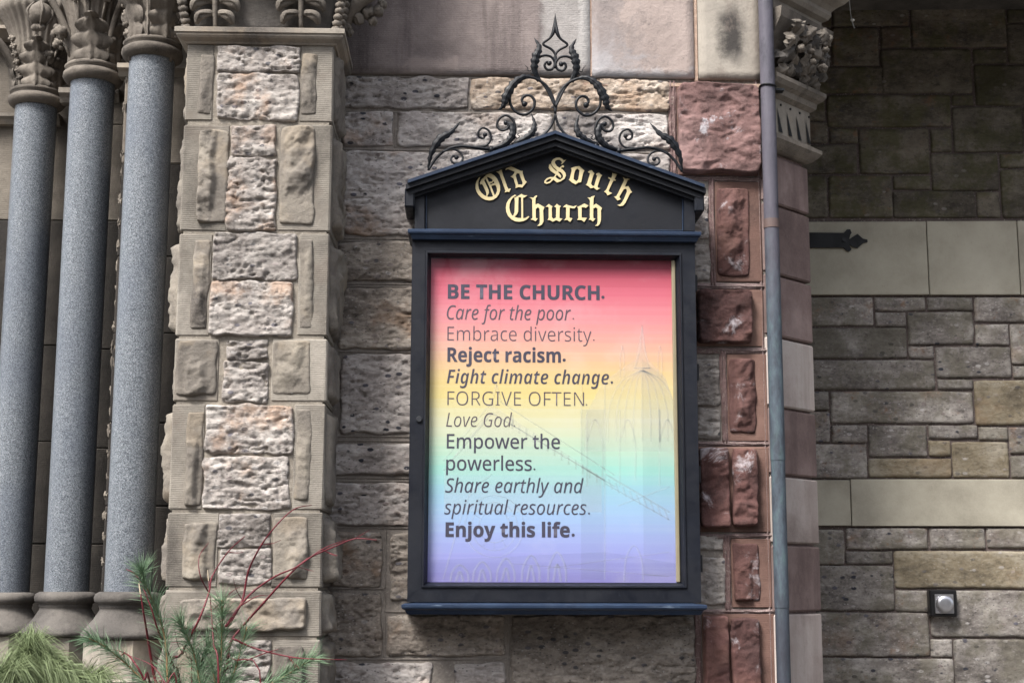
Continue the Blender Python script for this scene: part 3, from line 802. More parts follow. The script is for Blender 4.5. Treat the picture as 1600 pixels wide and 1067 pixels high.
for i in range(34):
    t = rb.random(); k = rb.uniform(.2, 1.12)
    z = zf(136) + (zf(66) - zf(136)) * t; x = sw * k; out = .005 + .085 * t
    Wl, Hl = rb.uniform(.06, .10), rb.uniform(.07, .12)
    vv = np.linspace(0, 1, 22)[:, None]; uu = np.linspace(-1, 1, 11)[None, :]
    hw = Wl / 2 * np.sin(PI * np.clip(.12 + vv * .86, 0, 1)) ** .8 * (.6 + .4 * np.abs(np.sin(PI * 3 * vv + .3)))
    Xl = uu * hw; Zl = Hl * (vv - .5) - .02 * vv ** 4
    Ol = .012 * (1 - uu ** 2) + .010 * np.abs(uu) * np.cos(PI * 6 * vv) + .055 * np.sin(PI * vv * .8) * .7 + .012 * (1 - np.abs(uu)) ** 4 + .012 * (vn(Xl * 60 + i, Zl * 60, i) - .5)
    me = grid_mesh(Xl + 0 * vv, -(Ol), Zl + 0 * uu, True, 'carved_leaf')
    Mx = SF.at(x, -out + .012, z) @ Matrix.Rotation(rb.uniform(-1.3, 1.3) + (PI if rb.random() < .4 else 0), 4, 'Y') @ Matrix.Rotation(rb.uniform(-.5, .5), 4, 'X')
    link('carved_leaf', me, bell, Mx, M['carved'] if i % 3 else M['tan_dark'])
for i in range(7):
    q = MB(); c = SF.M @ Vector((sw * rb.uniform(.3, 1.15), -.10 - .02 * rb.random(), zf(rb.uniform(70, 128)))); blob(q, c, rb.uniform(.012, .022), i, .45, 11, (1, 1, .8), 5)
    q.build('carved_knob', M['carved'], bell, True)
cap = MB(); prism_ring(cap, [(.05, zf(62)), (.055, zf(34)), (.075, zf(30)), (.085, zf(24)), (.085, zf(18)), (.10, zf(12)), (.125, zf(6)), (.14, zf(0)), (.14, zf(-28)), (.08, zf(-34)), (.08, 5.4)], SF, sw)
cap.build('abacus', M['tan'], spl)

# ================================================================== PORCH BACK WALL
DP = 1.05
pc = P(1283, 800, DP)
PF = Face((pc.x, DP, 0), R(-3.2))
por = empty('porch_wall', PF.at(0, 0, 0), 'recessed porch wall of mossy squared rubble with two smooth buff bands', 'wall')
mb = MB(); mb.box(-.6, 4.2, .006, .4, 0, 5.4, M=PF.M)
mb.build('mortar_bed', M['mortar_red'], por)
def pst(u0, v0, u1, v1, mat, relief=.012, **k):
    rc = PF.rect(u0 + .2, v0 + .2, u1 - .2, v1 - .2)
    g = -.0006
    return rock(PF, (rc[0] + g, rc[1] - g, rc[2] + g, rc[3] - g), M[mat], por, 'stone', .004, relief, 'flat', res=.008, corner=26, jit=.004, edge=.004, sink=.012, **k)
Z6 = [(440, -110, 1115, -10), (1120, -110, 1700, -10), (440, 0, 795, 115), (800, 0, 1120, 110), (1130, 0, 1325, 18), (1130, 25, 1525, 198), (1330, 0, 1700, 30), (1530, 38, 1700, 95), (1530, 100, 1700, 265), (440, 120, 795, 272), (800, 115, 995, 275), (1003, 115, 1128, 200),
      (1005, 205, 1380, 390), (1387, 205, 1528, 265), (1395, 272, 1700, 440), (640, 280, 1012, 390), (620, 396, 770, 505), (778, 396, 1295, 530), (1300, 396, 1390, 440), (1303, 446, 1595, 634), (1600, 446, 1700, 634), (620, 510, 782, 598), (788, 535, 908, 598),
      (620, 604, 905, 725), (912, 537, 1205, 725), (1210, 537, 1298, 635), (1213, 640, 1495, 795), (1500, 640, 1700, 700), (1505, 706, 1700, 908), (620, 732, 780, 908), (787, 732, 1050, 908), (1056, 732, 1210, 790), (1056, 796, 1397, 908), (1403, 800, 1500, 908)]
for a in Z6: pst(1000 + a[0] / 2.6667, a[1] / 2.6667, 1000 + a[2] / 2.6667, a[3] / 2.6667, 'porch_hi')
Z7 = [(620, 305, 972, 425), (978, 305, 1190, 362), (1196, 305, 1387, 360), (1395, 305, 1700, 410), (980, 368, 1108, 428), (1114, 367, 1390, 503), (1397, 417, 1538, 505), (1545, 417, 1700, 585), (620, 432, 1112, 560), (1119, 510, 1225, 560),
      (1233, 511, 1547, 640), (1555, 591, 1700, 643), (620, 566, 1230, 690), (1238, 646, 1387, 688), (1394, 650, 1700, 838), (620, 697, 787, 775), (793, 697, 1390, 830), (620, 781, 792, 910), (798, 836, 947, 910), (953, 838, 1196, 970),
      (1202, 838, 1407, 895), (1412, 845, 1532, 901), (1538, 845, 1700, 957), (620, 917, 947, 1060), (953, 976, 1297, 1057), (1202, 902, 1294, 968), (1302, 907, 1538, 1057), (1544, 964, 1700, 1057)]
for i, a in enumerate(Z7): pst(1000 + a[0] / 2.6667, 350 + a[1] / 2.6667, 1000 + a[2] / 2.6667, 350 + a[3] / 2.6667, 'porch_rust' if i in (25, 26, 24, 14) else 'porch_lo')
Z8 = [(620, 426, 852, 572), (858, 420, 1200, 510), (1207, 420, 1437, 508), (1444, 420, 1700, 506), (858, 516, 1054, 570), (1060, 514, 1700, 672), (620, 577, 1060, 765), (1066, 679, 1206, 770), (1212, 679, 1700, 876), (620, 772, 1206, 955),
      (1212, 882, 1303, 957), (620, 962, 1310, 1110), (1309, 883, 1700, 1110), (620, 1118, 1100, 1250), (1106, 1118, 1700, 1250)]
for i, a in enumerate(Z8): pst(1000 + a[0] / 2.6667, 667 + a[1] / 2.6667, 1000 + a[2] / 2.6667, 667 + a[3] / 2.6667, 'porch_rust' if i == 5 else 'porch_lo')
for u0, u1, v0, v1 in [(1232, 1448, 347.5, 461), (1449.5, 1590, 346.5, 461), (1591.5, 2050, 345.5, 461), (2052, 2500, 345.5, 461), (1232, 1328, 750, 821), (1329.5, 1800, 749, 822), (1802, 2500, 749, 822)]:
    rc = PF.rect(u0, v0, u1, v1); slab(PF, rc, -.012, .1, M['band'], por, 'band_stone', .002)
# the wall runs on to the right, beyond the frame
xr = PF.p(1637, 500)[0] + .02
rx = random.Random(3); z = 0.1
while z < 4.6:
    hh = rx.uniform(.10, .24); x = xr
    while x < 3.6:
        ww = rx.uniform(.2, .6)
        if not any(z < b and z + hh > a_ for a_, b in ((PF.p(1600, 462)[1], PF.p(1600, 346)[1]), (PF.p(1600, 823)[1], PF.p(1600, 749)[1]))):
            rock(PF, (x, x + ww - .008, z, z + hh - .008), M['porch_lo' if z < 3.1 else 'porch_hi'], por, 'stone', .004, .012, 'flat', res=.03, corner=22, edge=.006, sink=.012)
        x += ww
    z += hh
# porch roof and outer side
prf = empty('porch_vault', (ex.x + 2.0, .7, 4.7), 'stone vault over the recessed porch, above the photograph', 'vault')
mb = MB(); mb.box(ex.x - .1, ex.x + 4.2, -.1, 1.6, 4.22, 4.9)
mb.build('soffit', M['tan_dark'], prf)

# hinge strap
hs_ = empty('strap_hinge', PF.at(*((lambda q: (q[0], -.02, q[1]))(PF.p(1290, 377)))), 'black iron strap hinge ending in a spearhead on the upper buff band', 'hinge')
mb = MB()
def poly_extrude(mb, pts, y0, y1, M_):
    n = len(pts)
    vs = [M_ @ Vector((x, y0, z)) for x, z in pts] + [M_ @ Vector((x, y1, z)) for x, z in pts]
    fs = [tuple(range(n)), tuple(range(2 * n - 1, n - 1, -1))]
    for i in range(n):
        j = (i + 1) % n
        fs.append((j, i, i + n, j + n))
    mb.add(vs, fs)
hp = [(680, 40), (845, 42), (858, 28), (872, 27), (878, 42), (872, 50), (868, 68), (880, 60), (902, 46), (925, 66), (943, 70), (944, 80), (928, 82), (903, 104), (882, 100), (868, 86), (872, 100), (878, 110), (868, 119), (856, 114), (845, 103), (680, 103)]
poly_extrude(mb, [PF.p(1000 + x / 2.6667, 350 + y / 2.6667) for x, y in hp], -.022, -.0125, PF.M)
hso = mb.build('strap', M['iron_porch'], hs_)
mb = MB(); q = PF.p(1317.5, 377)
tube(mb, [PF.M @ Vector((q[0], -.024, q[1])), PF.M @ Vector((q[0], -.028, q[1]))], .009, 12, ref=(0, 0, 1)); mb.build('rivet', M['black_plastic'], hs_)

# wall button
q = PF.p(1475, 942, -.03)
bt = empty('push_button', PF.at(q[0], -.02, q[1]), 'round steel push button in a black square box on the porch wall', 'button')
fr_ = lambda u0, v0, u1, v1, y0, y1, c: (lambda rc: boxvf(rc[0], rc[1], y0, y1, rc[2], rc[3], c))(PF.rect(u0, v0, u1, v1, y0))
mb = MB(); vs, fs = fr_(1453, 921, 1496, 963, -.05, .0, .006); mb.add([PF.M @ Vector(v) for v in vs], fs); mb.build('box', M['black_plastic'], bt)
mb = MB(); vs, fs = fr_(1461, 928, 1490.5, 958, -.058, -.0505, .002); mb.add([PF.M @ Vector(v) for v in vs], fs); mb.build('plate', M['steel'], bt)
mb = MB(); pr = [(.0375, 0), (.037, .012), (.034, .017), (.02, .019), (.001, .0195)]
vs, fs = lathe(pr, 40); Mb = PF.at(PF.p(1476, 943, -.06)[0], -.0585, PF.p(1476, 943, -.06)[1]) @ Matrix.Rotation(R(90), 4, 'X')
mb.add([Mb @ Vector(v) for v in vs], fs); mb.build('button', M['steel'], bt, True)

# hanging wire with a small lamp cap
a = P(1326, -60, .35); b = P(1331, 33, .35)
wr = empty('hanging_cable', a, 'thin pale cable with a small white lamp cap dangling in the dark porch', 'cable')
mb = MB(); tube(mb, [a + Vector((0, 0, .5)), a, P(1327, 0, .35), P(1329, 22, .35), b], .0018, 6); mb.build('wire', M['wire'], wr)
mb = MB(); blob(mb, P(1332, 32, .35), .009, 2, .05, 10, (1, 1, .7)); mb.build('lamp_cap', M['bulb'], wr, True)
mb = MB(); tube(mb, [b, P(1335, 45, .35)], [.004, .002], 6); mb.build('tail', M['wire'], wr)

# ================================================================== COPPER DOWNPIPE
pipe = empty('drainpipe', P(1226, 1067, -.05), 'weathered copper drainpipe, purple above and green below, beside the red quoins', 'pipe')
p0 = P(1199.5, 0, -.055); p1 = P(1221, 1067, -.055); px_ = (p0.x + p1.x) / 2
def pseg(va, vb, r, name='pipe_section', ra=None):
    mb = MB(); za = P(1210, va, -.055).z; zb = P(1210, vb, -.055).z
    n = 24; vs, fs = lathe([(r, zb), (ra or r, za)], n, cap=False)
    mb.add([Vector((v[0] + px_, v[1] - .055, v[2])) for v in vs], fs)
    return mb.build(name, M['copper'], pipe, True)
pseg(-300, 346, .0280); pseg(346.5, 719, .0275); pseg(719, 946, .0262); pseg(930, 949, .0268, 'sleeve'); pseg(949, 1400, .0252)
o = pseg(343, 357, .0293, 'tape'); o.data.materials.clear(); o.data.materials.append(M['seal'])
mb = MB(); zc = P(1205, 136, -.055).z
ring = [Vector((px_ + .031 * math.cos(a), -.055 + .031 * math.sin(a), zc + .002 * math.sin(a * 2))) for a in np.linspace(0, 2 * PI, 25)]
tube(mb, ring, .0035, 6, ref=(0, 0, 1), cap=False)
mb.box(px_ - .06, px_ + .07, -.03, .01, zc - .004, zc + .004)
mb.build('bracket', M['iron'], pipe)

# ================================================================== LEFT PIER
YP = -.35
PW = Face((0, YP, 0))
pier = empty('stone_pier', P(390, 1067, YP).lerp(Vector((P(390, 1067, YP).x, YP, 0)), 1.0), 'projecting pier of tan sandstone quoins and pale puddingstone left of the notice board', 'pier')
xl, xr_ = PW.p(275, 500)[0], PW.p(512, 500)[0]
mb = MB(); mb.box(xl + .012, xr_ - .012, YP + .004, .02, 0, PW.p(400, 50)[1])
mb.build('mortar_bed', M['mortar_tan'], pier)
def pq(blk, panel, side, relief=.03, sidebulge=.02, style='chisel'):
    rc = PW.rect(*blk)
    x0, x1, z0, z1 = rc
    z0 += .002; z1 -= .002
    if side == 'L': x0 = xl
    if side == 'R': x1 = xr_
    if side == 'B': x0, x1 = xl, xr_
    vs, fs = boxvf(-(x1 - x0) / 2, (x1 - x0) / 2, 0, .33, -(z1 - z0) / 2, (z1 - z0) / 2, .005)
    q = link('quoin', mk('quoin', wobble(vs), fs), pier, PW.at((x0 + x1) / 2, 0, (z0 + z1) / 2), M['tan_tool'])
    relief *= 1.25
    if panel:
        rock(PW, PW.rect(*panel), M['tan_rock'], q, 'rock_face', .002, relief, style, sink=.012, corner=13, jit=.009, edge=.004)
    for s_ in ('L', 'R'):
        if side not in (s_, 'B'): continue
        X = xl if s_ == 'L' else xr_
        me = rock_mesh(.26, (z1 - z0) * .9, sidebulge * rjit.uniform(1.1, 1.9), 'lumpy' if rjit.random() < .5 else 'chisel', sink=.012, res=.008, jit=.01)
        rot = Matrix.Rotation(R(-90 if s_ == 'L' else 90), 4, 'Z')
        link('rock_face', me, q, PW.at(X + (.002 if s_ == 'L' else -.002), .17, (z0 + z1) / 2) @ rot, M['tan_rock'])
    return q
pq((283, 68, 334, 190), (310, 86, 333, 180), 'L', .018, .014)
pq((468, 68, 519, 192), (470, 84, 496, 180), 'R', .022, .018)
pq((277, 194, 357, 362), (308, 204, 356, 350), 'L', .036, .022)
pq((435, 194, 518, 362), (437, 199, 492, 351), 'R', .036, .022)
pq((275, 364, 330, 526), (300, 374, 327, 515), 'L', .026, .024)
pq((465, 364, 515, 526), (467, 374, 489, 514), 'R', .016, .03)
pq((271, 528, 342, 628), (276, 531, 340, 618), 'L', .036, .02)
pq((424, 528, 512, 628), (426, 532, 486, 617), 'R', .022, .018)
pq((266, 630, 319, 797), (290, 642, 318, 790), 'L', .026, .024)
pq((458, 630, 510, 797), (461, 640, 486, 781), 'R', .016, .02)
pq((259, 799, 341, 919), (286, 815, 339, 906), 'L', .036, .02)
pq((424, 799, 508, 919), (426, 806, 482, 905), 'R', .03, .035)
pq((256, 921, 501, 996), (280, 933, 478, 984), 'B', .03, .03, 'lumpy')
pq((253, 998, 345, 1120), (276, 1008, 343, 1110), 'L', .03, .02)
pq((424, 998, 500, 1120), (426, 1008, 474, 1110), 'R', .03, .02)
for k in range(3): pq((250, 1122 + k * 120, 498, 1240 + k * 120), (275, 1135 + k * 120, 470, 1228 + k * 120), 'B', .03, .02, 'lumpy')
for a in [(341, 73, 466, 112), (341, 116, 464, 188), (363, 197, 430, 244), (355, 248, 430, 359), (332, 365, 462, 437), (330, 441, 458, 525), (358, 532, 417, 561), (350, 566, 417, 628), (322, 632, 457, 708), (319, 714, 452, 796), (344, 802, 423, 853), (342, 858, 421, 912), (350, 1000, 420, 1060), (350, 1064, 420, 1120)]:
    a = (a[0] - 2.5, a[1] - 1.5, a[2] + 2.5, a[3] + 1.5); rock(PW, PW.rect(*a), M['rubble_pier'], pier, 'stone', .002, .015, 'rubble', corner=18, jit=.012, edge=.006, rough=1.15)
# cap moulding of the pier: profile swept round three sides
def sweep3(prof, x0, x1, yf, yb):
    mb = MB(); vs = []; n = len(prof)
    for st in range(4):
        for o_, z in prof:
            vs.append(((x0 - o_, yb, z), (x0 - o_, yf - o_, z), (x1 + o_, yf - o_, z), (x1 + o_, yb, z))[st])
    fs = []
    for st in range(3):
        for i in range(n - 1): fs.append((st * n + i, (st + 1) * n + i, (st + 1) * n + i + 1, st * n + i + 1))
    for st in (1,):
        pass
    fs.append((0, n, 2 * n, 3 * n)[::-1]); fs.append((n - 1, 2 * n - 1, 3 * n - 1, 4 * n - 1))
    mb.add(vs, fs); return mb
zc_ = lambda v: PW.p(400, v)[1]
pcap = sweep3([(-.01, zc_(71)), (.006, zc_(70.5)), (.010, zc_(68)), (.028, zc_(64)), (.034, zc_(61)), (.034, zc_(58)), (.040, zc_(57)), (.040, zc_(50)), (.030, zc_(48)), (-.02, zc_(47.5))], xl, xr_, YP, .0).build('cap_moulding', M['tan'], pier)
# carved frieze above the moulding
fz = MB()
zb, ztp = zc_(48), zc_(-70)
prof = [(-.02, zb)] + [(-.02 + .075 * (t ** 2), zb + (ztp - zb) * t) for t in np.linspace(.1, 1, 9)] + [(-.05, ztp + .01)]
frz = sweep3(prof, xl, xr_, YP, .0).build('frieze', M['tan_dark'], pier, True)
ab = MB(); ab.box(xl - .12, xr_ + .12, YP - .12, 0, zc_(-70), 5.6, .01); ab.build('upper_block', M['tan'], pier)
def lobe_leaf(mb, c, s, M3, mirror=1, seed=0):
    """half of a palmette: three drooping lobes on one side of the stem"""
    for k, (dx, dz, r, ln) in enumerate(((.028, -.018, .017, .055), (.036, .026, .019, .07), (.034, .074, .019, .065))):
        pts = [(0, 0, dz + .006), (mirror * dx * .6, -.012, dz + .016), (mirror * (dx + ln * .35), -.02, dz + .002), (mirror * (dx + ln * .55), -.012, dz - .022)]
        tube(mb, [Vector(c) + M3 @ (Vector(p) * s) for p in pts], [.006 * s, r * .7 * s, r * s, .006 * s], 10, n=4, flat=.55)
        pts = [(mirror * dx * .4, -.02, dz + .012), (mirror * (dx + ln * .3), -.032, dz + .006), (mirror * (dx + ln * .5), -.02, dz - .016)]
        tube(mb, [Vector(c) + M3 @ (Vector(p) * s) for p in pts], [.002 * s, .0045 * s, .002 * s], 6, n=3)
I3 = Matrix.Identity(3)
for u in (337, 471):
    q = MB(); c = P(u, 22, YP - .005)
    tube(q, [c + Vector((0, 0, -.06)), c + Vector((0, -.014, 0)), c + Vector((0, -.03, .12))], [.008, .009, .012], 8, n=3)
    for mrr in (1, -1): lobe_leaf(q, c, 1.12, I3, mrr)
    q.build('palmette', M['carved'], frz, True)
for sx, X in ((-1, xl), (1, xr_)):
    q = MB(); z = P(300, 44, YP).z
    for k in range(7):
        cc = Vector((X + sx * (.004 + .004 * k), YP + .0 - .004 * k, z + .022 * k))
        blob(q, cc, .017, k, .2, 8, (1, 1, .8))
        blob(q, cc + Vector((sx * .01, .05, 0)), .016, k + 9, .2, 8, (1, 1, .8))
    q.build('corner_leaf', M['carved'], frz, True)
# crocket sticking out to the right
q = MB()
b0 = P(528, 40, -.25)
tube(q, [b0 + Vector((-.02, .05, -.07)), b0 + Vector((.02, .0, .0)), b0 + Vector((.07, -.04, .07)), b0 + Vector((.14, -.06, .10))], [.012, .024, .03, .02], 10, n=5)
for k, (u, v, r) in enumerate(((560, 30, .022), (575, 20, .026), (590, 18, .022), (597, 8, .018), (583, 34, .016), (545, 52, .014), (552, 12, .03), (536, 18, .028), (541, 44, .018))):
    blob(q, P(u, v, -.27), r, k, .4, 10, (1, 1, 1), 4)
q.build('crocket', M['carved'], frz, True)

# ================================================================== PORTAL JAMB (left)
jam = empty('portal_jamb', Vector((P(120, 900, .4).x, .5, 0)), 'stepped limestone door jamb standing in shade behind the three granite columns', 'jamb')
def jblocks(u0, u1, Y, joints, extra=0, mat='jamb', x0=None, x1=None, depth=.35):
    xa = P(u0, 500, Y).x if x0 is None else x0; xb = P(u1, 500, Y).x if x1 is None else x1
    for i in range(len(joints) - 1):
        z1 = P(150, joints[i], Y).z; z0 = P(150, joints[i + 1], Y).z
        vs, fs = boxvf(-(xb - xa) / 2, (xb - xa) / 2, 0, depth, -(z1 - z0) / 2 + .001, (z1 - z0) / 2 - .001, .004)
        q = link('jamb_block', mk('jamb_block', wobble(vs), fs), jam, W0.at((xa + xb) / 2, Y, (z0 + z1) / 2), M['jamb_shade' if z1 < P(150, 240, Y).z else mat])  # lower blocks take the copy with depth shade painted in
        if extra:
            # chipped outer arris
            e = MB(); n = 4
            for k in range(n):
                zz = z0 + (z1 - z0) * (k + .5) / n
                blob(e, Vector((xa + .004, Y + .012, zz + rs.uniform(-.012, .012))), .010 + .005 * rs.random(), k + i * 5, .6, 7, (.8, 1, rs.uniform(1.2, 2.2)))
            e.build('chipped_edge', M['jamb'], q)
    return xa, xb
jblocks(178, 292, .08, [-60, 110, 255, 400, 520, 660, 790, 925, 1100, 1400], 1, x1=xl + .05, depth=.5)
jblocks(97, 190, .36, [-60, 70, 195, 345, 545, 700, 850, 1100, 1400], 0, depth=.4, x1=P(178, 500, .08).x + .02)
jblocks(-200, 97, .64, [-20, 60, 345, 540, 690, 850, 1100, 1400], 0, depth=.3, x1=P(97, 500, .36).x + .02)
# upper entablature behind the capitals
def mould_run(u0, u1, Y, prof, name, mat='tan'):
    mb = MB(); xa = P(u0, 100, Y).x; xb = P(u1, 100, Y).x; n = len(prof)
    vs = [(x, Y - o_, P(60, v, Y).z) for x in (xa, xb) for o_, v in prof]
    fs = [(i, i + n, i + n + 1, i + 1) for i in range(n - 1)] + [tuple(range(n)), tuple(range(2 * n - 1, n - 1, -1))]
    mb.add(vs, fs); return mb.build(name, M[mat], jam)
mould_run(-150, 200, .6, [(-.05, 62), (.0, 62), (.03, 56), (.05, 52), (.05, 47), (-.05, 47)], 'string_moulding')
mould_run(-150, 200, .6, [(-.03, 46), (.02, 46), (.02, 24), (.06, 20), (.06, -40), (-.05, -40)], 'frieze_block')
mb = MB()
for k in range(10):
    x = P(-18 + k * 8.6, 15, .52).x; mb.box(x, x + .013, .535, .56, P(10, 21, .52).z, P(10, 14, .52).z, .001)
mb.build('dentil_course', M['tan'], jam)
mould_run(-150, 100, .62, [(-.05, 196), (.01, 196), (.02, 190), (.035, 186), (.035, 181), (-.05, 180)], 'impost_moulding')
mould_run(97, 190, .36, [(-.05, 160), (.0, 160), (.012, 153), (.03, 148), (.03, 140), (-.05, 139)], 'impost_moulding')
mould_run(186, 300, .08, [(-.05, 118), (.0, 118), (.012, 112), (.03, 108), (.03, 101), (-.05, 100)], 'impost_moulding')

# ================================================================== GRANITE COLUMNS
def leaf_mesh(Wd, H, lobes, out0, flare, curl, n=26, m=17):
    v = np.linspace(0, 1, n * 2)[:, None]; u = np.linspace(-1, 1, m)[None, :]
    env = np.sin(PI * np.clip(.16 + v * .84, 0, 1)) ** .7
    lob = .55 + .45 * np.abs(np.sin(PI * lobes * v + .2)) ** .7
    hw = Wd / 2 * env * lob
    X = u * hw
    Z = H * v - .12 * H * np.abs(u) * np.ones_like(v) * (1 - v) + .05 * H * np.abs(u)
    out = out0 + flare * v ** 1.8 + curl * v ** 5 + .010 * (1 - np.abs(u)) ** 3 - .012 * np.abs(u) ** 2 + .012 * np.abs(u) * (np.abs(np.sin(PI * lobes * v + .2)) - .4) + .004 * np.cos(u * PI * 4 + v * 6) * (1 - np.abs(u)) + .010
    Z = Z - curl * .9 * v ** 6
    return X, -out, Z
def column(uc_top, v_neck, uc_bot, v_base, Y, wtop, wbot, label, style):
    ct = P(uc_top, v_neck, Y); cb = P(uc_bot, v_base, Y)
    X = (ct.x + cb.x) / 2
    rt = (P(uc_top + wtop / 2, v_neck, Y).x - P(uc_top - wtop / 2, v_neck, Y).x) / 2
    rb_ = (P(uc_bot + wbot / 2, v_base, Y).x - P(uc_bot - wbot / 2, v_base, Y).x) / 2
    zt, zbm = ct.z, cb.z
    root = empty('granite_column', (X, Y, 0), label, 'column', 'three polished granite columns in the doorway jamb')
    T = Matrix.Translation((X, Y, 0))
    def L(name, prof, mat, par=root, n=48, **k):
        vs, fs = lathe(prof, n, **k); me = mk(name, vs, fs, True)
        return link(name, me, par, T, M[mat])
    L('shaft', [(rb_ + (rt - rb_) * t, zbm + (zt - zbm) * t) for t in np.linspace(0, 1, 8)], 'granite', n=64, cap=False)
    r = rt; s = r / .08
    L('necking', [(r * .95, zt - .001), (r * 1.12, zt + .001), (r * 1.28, zt + .010 * s), (r * 1.36, zt + .022 * s), (r * 1.34, zt + .034 * s), (r * 1.22, zt + .042 * s), (r * 1.16, zt + .046 * s), (r * 1.27, zt + .052 * s), (r * 1.30, zt + .060 * s), (r * 1.2, zt + .068 * s), (r * .98, zt + .07 * s)], 'carved')
    z1 = zt + .068 * s
    Hc = .30 * s
    bell = L('capital', [(r * (1.0 + .1 * t + .75 * t ** 3), z1 + Hc * t) for t in np.linspace(0, 1, 12)] + [(r * 1.9, z1 + Hc + .01), (r * 1.9, z1 + Hc + .04)], 'carved', rib=30, ribamp=.075, n=150)
    def put_leaf(phi, Wd, H, lobes, z=z1 - .004, flare=.05, curl=.05, out0=0.0):
        Xa, Ya, Za = leaf_mesh(Wd * s, H * s, lobes, r * 1.03 + out0, flare * s, curl * s)
        me = grid_mesh(Xa, Ya, Za, True, 'leaf')
        return link('leaf', me, bell, T @ Matrix.Translation((0, 0, z)) @ Matrix.Rotation(R(phi), 4, 'Z'), M['carved'])
    def arm(phi, reach, rise, ball, rad=.015, side=0.0):
        q = MB(); d = Vector((math.sin(R(phi)), -math.cos(R(phi)), 0)); tng = Vector((math.cos(R(phi)), math.sin(R(phi)), 0))
        c = Vector((X, Y, z1))
        pts = [c + d * r * .98, c + d * (r * 1.08) + Vector((0, 0, rise * .35)) * s, c + d * (r * 1.2 + reach * .35) + Vector((0, 0, rise * .8)) * s, c + d * (r * 1.1 + reach * .75) + Vector((0, 0, rise)) * s, c + d * (r * 1.1 + reach) + Vector((0, 0, rise * .9)) * s]
        for o_ in (-.013, 0, .013):
            tube(q, [p + tng * o_ * s + d * (.003 if o_ == 0 else 0) for p in pts], [rad * .6 * s, rad * .62 * s, rad * .6 * s, rad * .6 * s, rad * .5 * s], 8, n=5)
        e = pts[-1] + Vector((0, 0, -ball * .7))
        blob(q, e, ball, int(phi) % 17, .12, 14, (1, .9, .95), 2.5)
        for k in range(5):
            a = k * 1.3
            tube(q, [e + Vector((math.cos(a) * ball * .5, math.sin(a) * ball * .5, ball * .9)), e + Vector((math.cos(a) * ball * 1.02, math.sin(a) * ball * 1.0, 0)), e + Vector((math.cos(a) * ball * .45, math.sin(a) * ball * .45, -ball * 1.05))], [.003, .006, .003], 6, n=4)
        for k in range(3): blob(q, e + Vector((.012 * (k - 1), -.006, -ball * 1.1)), ball * .32, k, .35, 7)
        q.build('crocket', M['carved'], bell, True)
    def bud(phi, z, out, rr, k=0):
        q = MB(); d = Vector((math.sin(R(phi)), -math.cos(R(phi)), 0))
        c = Vector((X, Y, z1 + z * s)) + d * (r + out * s)
        blob(q, c, rr * s, k, .35, 9, (1, 1, .9), 3.5)
        for j in range(4): blob(q, c + Vector((math.cos(j * 1.57 + .4) * rr * .7, 0, math.sin(j * 1.57 + .4) * rr * .7)) * s - d * -.004, rr * .55 * s, j, .3, 7)
        tube(q, [Vector((X, Y, z1 + (z - .1) * s)) + d * r * 1.02, c], [.006 * s, .005 * s], 6)
        q.build('bud', M['carved'], bell, True)
    if style == 1:
        put_leaf(12, .14, .21, 4.5, flare=.03, curl=.045); put_leaf(75, .12, .2, 4.5); put_leaf(-70, .1, .18, 4)
        arm(-58, .16, .20, .034, .022); arm(-95, .2, .22, .03, .018)
        for k in range(6): bud(-30 - k * 1.2, .03 + .03 * k, .01 + .008 * k, .011, k)
        bud(50, .17, .05, .024, 3); bud(35, .12, .03, .018, 5)
    elif style == 2:
        put_leaf(8, .15, .19, 3.5, flare=.04, curl=.05); put_leaf(78, .13, .22, 4)
        arm(-72, .12, .235, .05, .022); arm(60, .10, .27, .034, .02)
        bud(-60, .11, .05, .026, 2); bud(0, .24, .05, .02, 4); bud(-22, .22, .05, .014, 6); bud(28, .23, .07, .024, 8)
    else:
        put_leaf(2, .05, .26, 2.5, flare=.05, curl=.03); put_leaf(-38, .12, .24, 4, flare=.07, curl=.05); put_leaf(40, .15, .2, 4, flare=.06, curl=.06); put_leaf(80, .14, .22, 4)
        arm(30, .07, .26, .028, .02); arm(-34, .07, .27, .03, .02)
        for k in range(6): bud(-58, .02 + .035 * k, .01 + .004 * k, .014, k)
        for k in range(5): bud(62, .02 + .035 * k, .012 + .006 * k, .015, k + 3)
        bud(-70, .2, .06, .034, 12)
    z = zbm; b = rb_
    L('base', [(b * .9, z + .001), (b * 1.18, z), (b * 1.35, z - .008), (b * 1.40, z - .020), (b * 1.37, z - .034), (b * 1.2, z - .043), (b * 1.16, z - .047), (b * 1.2, z - .052), (b * 1.13, z - .056), (b * 1.16, z - .066), (b * 1.38, z - .095), (b * 1.68, z - .124), (b * 1.86, z - .142), (b * 1.86, z - .156), (b * 1.6, z - .162)], 'tan_dark')
    pl = lathe([(b * 1.9, z - .30), (b * 1.74, z - .29), (b * 1.74, z - .163)], 8, a0=PI / 8)
    link('plinth', mk('plinth', *pl), root, T, M['tan'])
    pl = lathe([(b * 1.95, 0), (b * 1.95, z - .302)], 8, a0=PI / 8)
    link('pedestal', mk('pedestal', *pl), root, T, M['tan'])
    return root
column(236, 97, 202, 924, -.12, 70, 74, 'thickest granite column, standing nearest the stone pier', 3)
column(145, 133, 104, 924, .16, 68, 69, 'granite column in the middle of the three, darker stone base', 2)
column(57, 170, 12, 925, .44, 64, 65, 'granite column furthest left, shortest of the three', 1)

